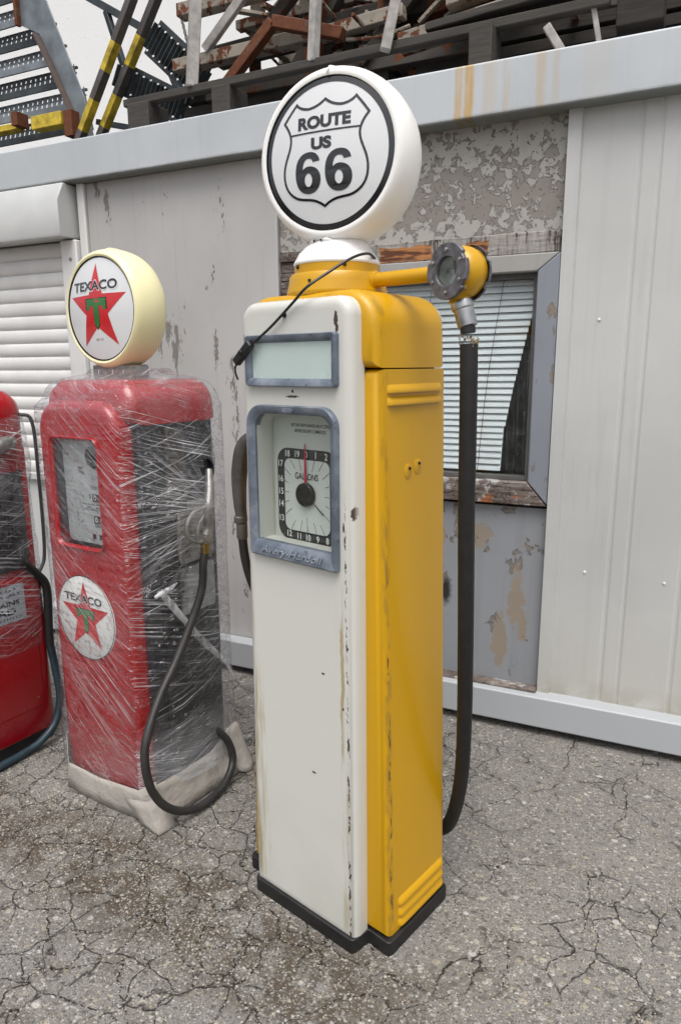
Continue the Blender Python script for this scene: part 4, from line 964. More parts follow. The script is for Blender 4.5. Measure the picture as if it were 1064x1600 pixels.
    for s in (-1, 1):
        bm = bmesh.new(); tube(bm, [(cx+s*.010, cy-.065, 1.790), (cx+s*.022, cy-.063, 1.791), (cx+s*.038, cy-.054, 1.788)], [.003, .005, .002], 8); P('moulded_slot', bm, WPLAST, gb)
        bm = bmesh.new(); lathe(bm, [(.003, 0), (.002, .003)], 8, Matrix.Translation((cx+s*.011, cy-.069, 1.790)) @ Matrix.Rotation(pi/2, 4, 'X')); P('screw', bm, DARK, gb)
    # lamp globe, turned a little towards the camera
    ge = empty('lamp_globe', (0, 0, 0)); ge.parent = root; ge.location = (cx-OX+.012, cy-OY, 1.973); ge.rotation_euler = (R(-.5), R(.6), R(14.5)); ge.scale = (.985,)*3
    prof = [(.1665, -.066), (.173, -.0685), (.179, -.066), (.187, -.055), (.1925, -.038), (.1955, -.015), (.196, 0), (.1955, .015), (.1925, .038), (.187, .055), (.179, .066), (.173, .0685), (.1665, .066)]
    globe(ge, (0, 0, 0), prof, GLOBEW, .196, .166, .085, route_art)
    bm = bmesh.new(); tube(bm, [(-.004, -.071, .168), (.003, -.070, .178), (0, -.058, .187), (-.002, -.040, .1935), (.004, -.015, .197), (.004, 0, .1975)], .0022, 6); link('seam_bead', bm, GLOBEW, ge)
    # outlet arm and sight glass
    hz = 1.697
    bm = bmesh.new(); tube(bm, [(cx+.10, cy, hz), (.47, cy, hz)], .0165, 20, res=1); P('outlet_arm', bm, YELLOWP, sharp=60)
    bm = bmesh.new(); lathe(bm, [(.022, .108), (.0215, .121), (.017, .124)], 24, TR @ Matrix.Translation((0, 0, hz)) @ Matrix.Rotation(pi/2, 4, 'Y')); P('arm_collar', bm, YELLOWP)
    sg = empty('sight_glass', (0, 0, 0)); sg.parent = root; sg.location = (.523-OX, cy-OY, hz-.003); sg.rotation_euler = (0, 0, R(-12))
    rx = Matrix.Rotation(pi/2, 4, 'X')
    bm = bmesh.new(); lathe(bm, [(.040, -.038), (.045, -.036), (.051, -.027), (.0545, -.010), (.0545, .004), (.051, .018), (.044, .026), (.040, .028)], 40, rx, (False, False)); link('housing', bm, YELLOWP, sg, sharp=50)
    for s in (1, -1):
        bm = bmesh.new(); o = []
        for k in range(120):
            a = 2*pi*k/120; rr = .0580; dg = math.degrees(a) % 360
            for c in (30, 150, 210, 330):
                if abs((dg-c+180) % 360-180) < 7.5: rr = .0530
            o.append((rr*cos(a), rr*sin(a)))
        inn = [(.0315*cos(2*pi*k/120), .0315*sin(2*pi*k/120)) for k in range(120)]; in2 = [(.0300*cos(2*pi*k/120), .0300*sin(2*pi*k/120)) for k in range(120)]
        ring_loft(bm, [[(p[0], y*s, p[1]) for p in q] for q, y in ((o, -.036), (o, -.0425), (offs(o, .0015), -.0445), (inn, -.0445), (in2, -.042), (in2, -.034))], False, False)
        if s < 0:
            for v_ in bm.verts: v_.co.y -= .010
        fl = link('flange', bm, plain('dark_cast_flange', (.17, .165, .18), .45, .6, var=.3, scale=60, bump=.4), sg, sharp=40)
        for a in (90, 27, -27, -90, 207, 153):
            b2 = bmesh.new(); lathe(b2, [(.0042, 0), (.004, .003), (.002, .0042)], 8, Matrix.Translation((.0435*cos(R(a)), -.0445*s-(.010 if s < 0 else 0), .0435*sin(R(a)))) @ Matrix.Rotation(pi/2*s, 4, 'X')); link('bolt', b2, ALU, fl)
        b2 = bmesh.new(); lathe(b2, [(.0308, -.002), (.029, .0005), (.018, .002), (.001, .0025)], 36, Matrix.Translation((0, -.0385*s-(.010 if s < 0 else 0), 0)) @ Matrix.Rotation(pi/2*s, 4, 'X')); link('glass_disc', b2, GLASS, fl)
    bm = bmesh.new(); lathe(bm, [(.034, -.034), (.034, .034)], 30, rx, (False, False)); link('inner_bore', bm, plain('inner_bore', (.45, .47, .42), .4, .4, var=.3), sg)
    bm = bmesh.new()
    for k in range(5): a = 2*pi*k/5+.4; bar(bm, (0, -.01, 0), (.026*cos(a), -.014, .026*sin(a)), .003, .010)
    lathe(bm, [(.006, -.014), (.006, .014)], 12, rx); link('spinner', bm, CHROME, sg)
    bm = bmesh.new(); lathe(bm, [(.026, -.040), (.0225, -.056), (.0245, -.060), (.0245, -.064)], 28, Matrix.Identity(4)); link('outlet_neck', bm, YELLOWP, sg)
    bm = bmesh.new(); lathe(bm, [(.006, .036), (.006, .047), (.0045, .051)], 10, Matrix.Rotation(R(-35), 4, 'Z') @ Matrix.Translation((0, 0, -.034)) @ Matrix.Rotation(pi/2, 4, 'Y')); link('plug', bm, BRASS, sg)
    # coupling, frayed hose end, hose running down and behind
    q0, q1 = Vector((.527, cy, hz-.062)), Vector((.545, cy+.002, 1.578)); dq = (q1-q0).normalized(); mt = Matrix.Translation(q0) @ dq.to_track_quat('Z', 'Y').to_matrix().to_4x4()
    bm = bmesh.new(); lathe(bm, [(.0235, 0), (.0245, .004), (.0245, .016), (.0215, .019), (.0215, .055), (.019, .057)], 28, mt); P('hose_coupling', bm, CHROME, sharp=40)
    hp = [(.5445, .169, 1.582), (.549, .169, 1.545), (.551, .170, 1.46), (.549, .178, 1.30), (.544, .19, 1.17), (.530, .23, .84), (.500, .29, .544), (.464, .34, .354), (.399, .40, .18), (.330, .43, .11), (.24, .44, .10)]
    bm = bmesh.new(); tube(bm, hp[:1]+[(.5462, .169, 1.568)], .0165, 16, res=1); tube(bm, hp[1:], .0195, 20); P('hose', bm, RUBBER, sharp=60)
    fr = bmesh.new(); random.seed(4)
    for k in range(46):
        a = random.uniform(0, 2*pi); z = 1.553+random.uniform(-.006, .007); c = Vector((.5475, .169, z)); rr = .0185
        p = c+Vector((cos(a)*rr, sin(a)*rr, 0)); e = p+Vector((cos(a)*random.uniform(.001, .006), sin(a)*random.uniform(.001, .006), random.uniform(-.012, .008)))
        bar(fr, p, e, .0022, .0016)
    P('frayed_braid', fr, plain('frayed_cord', (.28, .22, .14), .8))
    # nozzle hung on the far side with its own hose
    nz = [(-.045, .13, 1.30), (-.095, .12, 1.305), (-.135, .12, 1.275), (-.155, .12, 1.20), (-.157, .12, 1.12), (-.152, .12, 1.075)]
    bm = bmesh.new(); tube(bm, nz, [.015, .020, .023, .023, .019, .016], 18); n_ = P('nozzle', bm, plain('worn_nozzle', (.13, .12, .115), .4, .6, var=.25), sharp=60)
    bm = bmesh.new(); lathe(bm, [(.018, 1.058), (.020, 1.062), (.020, 1.076), (.016, 1.080)], 12, Matrix.Translation((-.156, .12, 0))); lathe(bm, [(.014, 1.01), (.016, 1.014), (.016, 1.056)], 20, Matrix.Translation((-.152, .12, 0))); P('swivel', bm, plain('dull_swivel', (.16, .15, .14), .5, .6), n_)
    bm = bmesh.new(); tube(bm, [(-.152, .12, 1.02), (-.145, .122, .95), (-.128, .13, .88), (-.09, .15, .78), (-.05, .2, .66), (0, .33, .5), (.03, .42, .3), (.15, .44, .13)], .013, 16); P('nozzle_hose', bm, RUBBER)
    return root
PY = pump_yellow()
# lamp cable with in-line switch, hanging over the pump front (loose: its own thing)
th = R(-15.6); e1 = Vector((cos(th), sin(th), 0)); e2 = Vector((-sin(th), cos(th), 0)); A0 = Vector((-.970, 1.501, 0))
cb = empty('lamp_cable', A0+e1*.18-e2*.02+Vector((0, 0, 1.6)), th); tag(cb, 'thin black cable with in-line switch draped from the white lamp holder over the pump front', 'cable')
co_ = (-.18, .02, -1.6)
bm = bmesh.new(); tube(bm, [(.275, .19, 1.750), (.290, .150, 1.754), (.298, .105, 1.746), (.292, .068, 1.731), (.272, .036, 1.708), (.244, -.012, 1.672), (.197, -.010, 1.641), (.122, -.010, 1.590), (.062, -.018, 1.551)], .0032, 8)
tube(bm, [(.012, -.018, 1.510), (.002, -.018, 1.497), (-.001, -.014, 1.482), (.002, -.010, 1.468)], .0026, 8); link('cord', bm, CORD, cb, co_)
bm = bmesh.new(); bar(bm, (.064, -.020, 1.556), (.008, -.020, 1.509), .018, .022); sw = link('switch', bm, CORD, cb, co_, bevel=.005, seg=3)
bm = bmesh.new(); lathe(bm, [(.0065, 0), (.0065, .003), (.005, .005)], 14, Matrix.Translation((.036, -.0285, 1.533)) @ Matrix.Rotation(pi/2, 4, 'X')); link('rocker', bm, DARK, sw, co_)

# ------------------------------------------------------------------ red wrapped pumps
T2 = R(-7.5); F1 = Vector((cos(T2), sin(T2), 0)); F2 = Vector((-sin(T2), cos(T2), 0)); B0 = Vector((-1.884, 1.701, 0))
def red_cabinet(P, root, recess=True):
    W0, W1 = .0, .436; D0, D1 = .02, .372
    # main box with black side panels
    bm = bmesh.new(); box(bm, W0+.006, W1-.012, D0+.012, D1-.012, .03, 1.36); P('inner_box', bm, BLACKP, bevel=.01)
    ol = fillet([(W0, 1.325), (W1, 1.325), (W1-.008, 1.452), (W0+.008, 1.452)], [0, 0, .07, .07], 10)
    bm = bmesh.new(); slab(bm, ol, [(.055, D0-.018), (.03, D0-.014), (.012, D0-.002), (.003, D0+.014), (0, D0+.035), (0, D1-.035), (.004, D1-.012), (.014, D1), (.03, D1+.003)])
    for v in bm.verts:      # crowned top
        if v.co.z > 1.44: v.co.z += .022*max(0, 1-((v.co.x-.218)/.20)**2)
    P('hood', bm, RED, sharp=60)
    for y0, y1, sg in ((-.030, .055, -1), (.325, .400, 1)):
        x0, x1 = .004, .392 
        o = fillet([(x0, .06), (x1, .06), (x1, 1.385), (x0, 1.385)], [0, 0, .085, .085], 10)
        pr = [(.03, y0), (.016, y0+.003), (.006, y0+.012), (0, y0+.028), (0, y1)] if sg < 0 else [(0, y0), (0, y1-.028), (.006, y1-.012), (.016, y1-.003), (.03, y1)]
        cut = None
        if sg < 0:
            cut = bmesh.new(); slab(cut, fillet([(.078, .925), (.302, .925), (.302, 1.278), (.078, 1.278)], .025, 6), [(0, -.08), (0, y0+.045)])
        bm = bmesh.new()
        # arched head
        for_ = o
        slab(bm, for_, pr)
        for v in bm.verts:
            if v.co.z > 1.34: v.co.z += .02*max(0, 1-((v.co.x-.198)/.19)**2)
        P('front_shell' if sg < 0 else 'back_shell', bm, RED, cut=cut, sharp=40)
def pump_red():
    root = tag(empty('petrol_pump', B0+F1*.21+F2*.19, T2), 'red petrol pump with cream lamp globe and star emblem, wrapped in film', 'petrol pump', 'old petrol pumps standing in the yard')
    off = (-.21, -.19, 0); P = lambda n, bm, m, parent=root, **k: link(n, bm, m, parent, off, **k)
    red_cabinet(P, root)
    # dial window
    fo = fillet([(.070, .917), (.310, .917), (.310, 1.286), (.070, 1.286)], .03, 6); fi = fillet([(.082, .929), (.298, .929), (.298, 1.274), (.082, 1.274)], .022, 6)
    bm = bmesh.new(); ring_loft(bm, [[(p[0], y, p[1]) for p in q] for q, y in ((fo, -.028), (fo, -.036), (offs(fo, .003), -.040), (fi, -.030), (fi, .010))], False, False); P('window_frame', bm, RED, sharp=50)
    bm = bmesh.new(); box(bm, .075, .305, .006, .010, .92, 1.285); dl = P('dial_plate', bm, plain('grey_dial', (.50, .51, .52), .4, var=.06), root)
    bm = bmesh.new(); ring_loft(bm, [[(p[0], y, p[1]) for p in fi] for y in (-.030, .006)], False, False); P('window_lining', bm, plain('dark_lining', (.05, .06, .075), .4))
    bm = bmesh.new(); slab(bm, fi, [(0, -.026), (0, -.024)]); P('pane', bm, GLASS, root)
    bm = bmesh.new(); lathe(bm, [(.038, 0), (.038, .010), (.030, .016), (.001, .018)], 8, Matrix.Translation((.245, .004, 1.222)) @ Matrix.Rotation(pi/2, 4, 'X')); P('flow_indicator', bm, DARK, dl)
    tx = bmesh.new()
    def T(s, w, h, x, z, b=.01): merge(tx, txt(s, w, h, b), lambda c: Vector((x+c.x, .0048, z+c.y)))
    T('THIS SALE', .070, .011, .245, 1.118); T('$', .008, .016, .205, 1.088); T('GALLONS', .060, .010, .250, .992)
    for i in range(3): T('-', .02, .003, .195+.045*i, 1.052)
    T('PRICE PER GALLON', .12, .006, .225, 1.062, 0); T('INCLUDING ALL TAXES', .12, .006, .235, 1.045, 0); T('FILL', .03, .009, .175, 1.165, 0); T('SET', .028, .009, .172, 1.18, 0)
    P('lettering', tx, PRINT, dl)
    for j, z in enumerate((1.085, 1.012)):
        for i in range(3):
            b2 = bmesh.new(); box(b2, .218+.026*i, .241+.026*i, .0035, .0055, z-.013, z+.013); wn_ = P('digit_window', b2, DARK, dl)
            b2 = bmesh.new(); merge(b2, txt('0', .012, .018, .01), lambda c: Vector((.2295+.026*i+c.x, .0032, z+c.y))); P('digit', b2, PRINTW, wn_)
    for i in range(3):
        b2 = bmesh.new(); box(b2, .205+.033*i, .220+.033*i, .0035, .0055, .946, .962); P('small_window', b2, DARK, dl)
    # round emblem on the front
    def lay(bm2, name, m, eps=.0008, par=None):
        fin = bmesh.new(); merge(fin, bm2, lambda c: Vector((.180+c.x*.143, -.0315-eps, .676+c.y*.148))); return P(name, fin, m, par or em)
    bm = bmesh.new(); lathe(bm, [(.146, 0), (.146, .0012), (.1455, .0015)], 64, Matrix.Translation((.180, -.0300, .676)) @ Matrix.Rotation(pi/2, 4, 'X')); em = P('round_emblem', bm, plain('white_transfer', (.72, .73, .70), .3, var=.04, coat=.4))
    lay(stroke([(cos(2*pi*k/64)*.99, sin(2*pi*k/64)*.99) for k in range(64)], .022, True), 'emblem_ring', PRINT, .0005)
    star_art(lay)
    # side panel details, holster, nozzle
    X = .4265
    bm = bmesh.new(); box(bm, X-.002, X+.004, .085, .345, .10, 1.30); sp_ = P('side_panel', bm, plain('dark_grey_side', (.018, .019, .021), .4, var=.25, coat=.1), bevel=.004)
    bm = bmesh.new(); box(bm, X+.004, X+.020, .125, .20, 1.03, 1.31); P('retriever_channel', bm, plain('brown_panel', (.055, .045, .038), .5), sp_, bevel=.004)
    bm = bmesh.new(); lathe(bm, [(.060, 0), (.060, .018), (.052, .020), (.050, .006), (.001, .004)], 32, Matrix.Translation((X+.004, .275, 1.155)) @ Matrix.Rotation(pi/2, 4, 'Y')); P('nozzle_boot', bm, BLACKP, sp_, sharp=40)
    bm = bmesh.new(); o = fillet([(.160, .850), (.325, .850), (.325, 1.06), (.160, 1.06)], .02, 5); ring_loft(bm, [[(x, y, z) for y, z in q] for q, x in ((o, X+.004), (o, X+.012), (offs(o, .004), X+.016))]); P('holster_plate', bm, ALU, sp_, sharp=40)
    bm = bmesh.new(); o = fillet([(.160, .67), (.325, .67), (.325, .835), (.160, .835)], .015, 5); ring_loft(bm, [[(x, y, z) for y, z in q] for q, x in ((o, X+.004), (o, X+.010))]); P('lower_plate', bm, CHROME, sp_, sharp=40)
    nz = P('nozzle', (lambda b: (tube(b, [(.470, .285, 1.16), (.490, .262, 1.10), (.505, .240, 1.05), (.505, .238, 1.02), (.500, .238, .975), (.495, .235, .952)], [.012, .016, .020, .0185, .0175, .024], 16), b)[1])(bmesh.new()), ALU, sharp=60)
    bm = bmesh.new(); lathe(bm, [(.023, .920), (.026, .926), (.026, .944), (.023, .950)], 6, Matrix.Translation((.494, .232, 0))); P('swivel', bm, ALU, nz, sharp=30)
    bm = bmesh.new(); lathe(bm, [(.0145, .885), (.0155, .890), (.0155, .920)], 16, Matrix.Translation((.492, .226, 0))); P('ferrule', bm, BRASS, nz)
    bm = bmesh.new(); tube(bm, [(.500, .225, 1.045), (.498, .175, 1.035), (.496, .145, 1.0), (.496, .150, .955), (.496, .19, .932), (.496, .225, .930)], .0065, 10); P('trigger_guard', bm, ALU, nz)
    bm = bmesh.new(); tube(bm, [(.500, .22, 1.02), (.498, .195, .99), (.497, .185, .95)], .0055, 8); P('trigger', bm, ALU, nz)
    # tall hose loop
    hp = [(.492, .226, .89), (.490, .216, .852), (.485, .208, .762), (.475, .169, .669), (.475, .086, .55), (.485, -.008, .455), (.502, -.082, .364), (.512, -.108, .291), (.522, -.098, .188), (.532, -.045, .096), (.537, .046, .034), (.537, .138, .020), (.527, .234, .030), (.508, .300, .075), (.492, .300, .145), (.47, .27, .20), (.44, .24, .24)]
    bm = bmesh.new(); tube(bm, hp, .0138, 16); P('hose', bm, plain('dusty_hose', (.028, .026, .025), .5, var=.3, scale=14, bump=.2), sharp=60)
    # lamp plinth and globe
    bm = bmesh.new(); o = fillet([(.105, .12), (.305, .12), (.305, .215), (.105, .215)], .03, 5); ring_loft(bm, [[(x, y, z) for x, y in q] for q, z in ((o, 1.462), (o, 1.505), (offs(o, .004), 1.509))]); P('lamp_plinth', bm, CHROME, sharp=40)
    bm = bmesh.new(); lathe(bm, [(.060, 1.506), (.058, 1.514), (.045, 1.522), (.045, 1.53)], 32, Matrix.Translation((.200, .168, 0))); P('globe_collar', bm, GLOBEY)
    ge = empty('lamp_globe', (0, 0, 0)); ge.parent = root; ge.scale = (.97,)*3; ge.location = (.207-.21, .168-.19, 1.683); ge.rotation_euler = (R(0), R(-1.0), R(-1.5))
    prof = [(.1675, -.070), (.174, -.073), (.181, -.068), (.188, -.054), (.1925, -.034), (.1945, -.014), (.1945, .002), (.1925, .020), (.188, .040), (.181, .054), (.174, .060), (.1675, .058)]
    globe(ge, (0, 0, 0), prof, GLOBEY, .197, .168, .035, star_art)
    bm = bmesh.new(); box(bm, -.012, .012, -.02, .02, .190, .199); link('top_cap', bm, GLOBEY, ge, bevel=.003)
    return root
PR = pump_red()
# beige card round the foot
CARD = M('beige_card', .7); v = CARD.co(); CARD = CARD.out(CARD.mix(CARD.noise(v, 6, 4), (.40, .372, .335), (.30, .275, .245)), None, CARD.bump(CARD.noise(CARD.warp(v, .1, 4), 9, 4), .9, .02))
ce = empty('card_skirt', B0+F1*.25+F2*.19, T2); tag(ce, 'creased beige card folded round the foot of the wrapped red pump', 'cardboard'); co2 = (-.25, -.19, 0)
def sheet(name, grid, par=ce, of=co2, mat=CARD, th_=.0025, sub=2):
    bm = bmesh.new(); vs = [[bm.verts.new(p) for p in row] for row in grid]
    for i in range(len(vs)-1):
        for j in range(len(vs[0])-1): bm.faces.new((vs[i][j], vs[i][j+1], vs[i+1][j+1], vs[i+1][j]))
    o = link(name, bm, mat, par, of, sharp=18); s = o.modifiers.new('s', 'SUBSURF'); s.levels = s.render_levels = sub; s.subdivision_type = 'SIMPLE' if sub == 1 else 'CATMULL_CLARK'
    s2 = o.modifiers.new('t', 'SOLIDIFY'); s2.thickness = th_; return o
sheet('front_flap', [[(-.005, -.02, .175+.02), (.03, -.045, .19), (.035, -.047, .10), (.2, -.05, .095), (.40, -.05, .115), (.455, -.02, .15)],
                     [(-.006, -.02, .10), (.03, -.047, .10), (.04, -.052, .07), (.2, -.056, .06), (.42, -.055, .07), (.47, -.02, .08)],
                     [(-.010, -.02, .004), (.02, -.052, .004), (.10, -.058, .003), (.25, -.060, .003), (.46, -.045, .003), (.50, -.01, .004)]], sub=1)
sheet('side_flap', [[(.445, -.03, .13), (.448, .1, .12), (.450, .25, .12), (.450, .37, .18), (.40, .41, .2)],
                    [(.462, -.03, .07), (.460, .1, .065), (.464, .25, .07), (.463, .38, .09), (.40, .42, .1)],
                    [(.505, -.035, .004), (.490, .1, .003), (.492, .25, .003), (.505, .375, .012), (.42, .43, .004)]], sub=1)
sheet('left_flap', [[(-.012, .40, .20), (-.012, .2, .19), (-.012, .05, .195), (-.005, -.02, .195)], [(-.02, .40, .003), (-.02, .2, .003), (-.02, .05, .003), (-.010, -.02, .004)]], sub=1)
sheet('corner_fold', [[(.34, -.060, .07), (.44, -.056, .09), (.478, -.020, .10)], [(.40, -.066, .03), (.48, -.064, .03), (.505, -.015, .05)], [(.44, -.068, .003), (.515, -.075, .006), (.525, .0, .003)]], sub=1)
sheet('back_corner_fold', [[(.452, .30, .17), (.46, .36, .18), (.45, .40, .19)], [(.475, .32, .08), (.49, .385, .07), (.47, .42, .08)], [(.495, .33, .004), (.545, .375, .003), (.50, .43, .004)]], sub=2)

# stretch film round the red pump
def film_shell(name, P0, sections, root_loc, mat, label, rz, off, holes=(), amp=.0022, seed=0, tone=1):
    bm = bmesh.new(); rings = []
    N = 96
    for z, poly in sections:
        pts = [Vector(p) for p in poly]; L = [0]
        cl = pts+[pts[0]]
        for a, b in zip(cl, cl[1:]): L.append(L[-1]+(b-a).length)
        ring = []
        for k in range(N):
            s = L[-1]*k/N; i = max(j for j in range(len(L)-1) if L[j] <= s+1e-9); t = (s-L[i])/max(1e-6, L[i+1]-L[i]); ring.append(cl[i].lerp(cl[i+1], t))
        rings.append((z, ring))
    # resample in z, wrinkle
    out = []
    for (z0, r0), (z1, r1) in zip(rings, rings[1:]):
        n = max(1, int((z1-z0)/.012))
        for j in range(n):
            t = j/n; t2 = t*t*(3-2*t); out.append((z0+(z1-z0)*t, [a.lerp(b, t2) for a, b in zip(r0, r1)]))
    out.append((rings[-1][0], rings[-1][1]))
    cen = sum(out[0][1], Vector((0, 0)))/N
    R3 = []
    for z, ring in out:
        row = []
        for k, p in enumerate(ring):
            d_ = (p-cen).normalized()
            q = Vector((p.x*9+seed, p.y*9, z*9)); w = mnoise.noise(q)*.9+mnoise.noise(q*2.7)*.35+abs(mnoise.noise(Vector((p.x*22, p.y*22, z*7+p.x*12+seed))))*.5
            row.append(Vector((p.x+d_.x*(w*amp+.0015), p.y+d_.y*(w*amp+.0015), z)))
        R3.append(row)
    vs = [[bm.verts.new(p) for p in row] for row in R3]
    for i in range(len(vs)-1):
        for k in range(N):
            j = (k+1) % N; c = (vs[i][k].co+vs[i+1][j].co)/2
            if any(((c.y-hy)/ry)**2+((c.z-hz)/rz_)**2 < 1+.6*mnoise.noise(c*30) and c.x > hx for hx, hy, hz, ry, rz_ in holes): continue
            bm.faces.new((vs[i][k], vs[i][j], vs[i+1][j], vs[i+1][k]))
    o = link(name, bm, mat, None, off, sharp=180); o.location = root_loc; o.rotation_euler = (0, 0, rz)
    return tag(o, label, 'plastic film')
def sec(fr=0., bul=.0, g=0., nz=.24):
    return [(-.004-g, .0), (.004-g, -.032-g), (.10, -.038-g), (.30, -.038-g), (.394, -.034-g), (.415+bul*.15, .02), (.450+bul*.55, .12), (.455+bul, nz), (.452+bul*.5, .34), (.440, .395+g), (.25, .41+g), (.0, .402+g), (-.004-g, .30)]
def sec_h():
    return [(-.006, .0), (.004, -.032), (.10, -.036), (.30, -.036), (.398, -.034), (.438, -.004), (.445, .12), (.447, .24), (.445, .34), (.440, .393), (.25, .408), (.0, .402), (-.006, .30)]
secs = [(.085, sec(g=.008, bul=.03)), (.2, sec(g=.006, bul=.02)), (.45, sec(bul=.015)), (.70, sec(bul=.015)), (.84, sec(bul=.02)), (.92, sec(bul=.045)), (1.04, sec(bul=.078)), (1.10, sec(bul=.06)), (1.2, sec(bul=.03)), (1.30, sec_h()), (1.375, sec_h())]
def ins(dx, dy): return [(x+dx*(1-2*(x-.0)/.44), y+dy*(1-2*(y-.0)/.39)) for x, y in [(-.004, .02), (.010, -.004), (.10, -.010), (.30, -.010), (.40, -.008), (.438, .004), (.444, .12), (.444, .24), (.444, .34), (.438, .388), (.25, .395), (.02, .392), (-.004, .34)]]
secs += [(1.405, ins(.004, .0)), (1.430, ins(.016, .003)), (1.450, ins(.036, .010)), (1.466, ins(.070, .03)), (1.480, ins(.105, .10)), (1.496, ins(.115, .118))]
film_shell('stretch_film', B0, secs, B0+F1*.21+F2*.19, FILM, 'clear stretch film wound round the red pump with the star emblem', T2, (-.21, -.19, 0), holes=((.44, .275, 1.165, .042, .040), (.43, .065, .775, .012, .010)))
# twisted rope of film pulled down the side of the wrap
FROPE = M('bunched_film_rope', .3, 0, .6); v = FROPE.co(); k_ = FROPE.noise(FROPE.co(scale=(40, 40, 8)), 1, 4)
FROPE.b.inputs['Base Color'].default_value = (.75, .76, .78, 1); FROPE = FROPE.out(None, .3, FROPE.bump(k_, .8, .01), None, FROPE.math('MULTIPLY_ADD', FROPE.step(k_, .4, .6), .45, .12))
bm = bmesh.new(); tube(bm, [(.447, .055, .79), (.456, .09, .74), (.458, .15, .66), (.458, .23, .56), (.462, .32, .46), (.46, .38, .37)], [.012, .013, .011, .013, .008, .004], 10); tube(bm, [(.447, .035, .775), (.452, .065, .785), (.452, .10, .79), (.450, .13, .80)], [.006, .010, .008, .003], 8)
fr_ = link('film_rope', bm, FROPE, None, (-.45, -.2, -.6), sharp=90); fr_.location = B0+F1*.45+F2*.2+Vector((0, 0, .6)); fr_.rotation_euler = (0, 0, T2); tag(fr_, 'twisted rope of film pulled diagonally down the side of the wrapped red pump', 'plastic film')

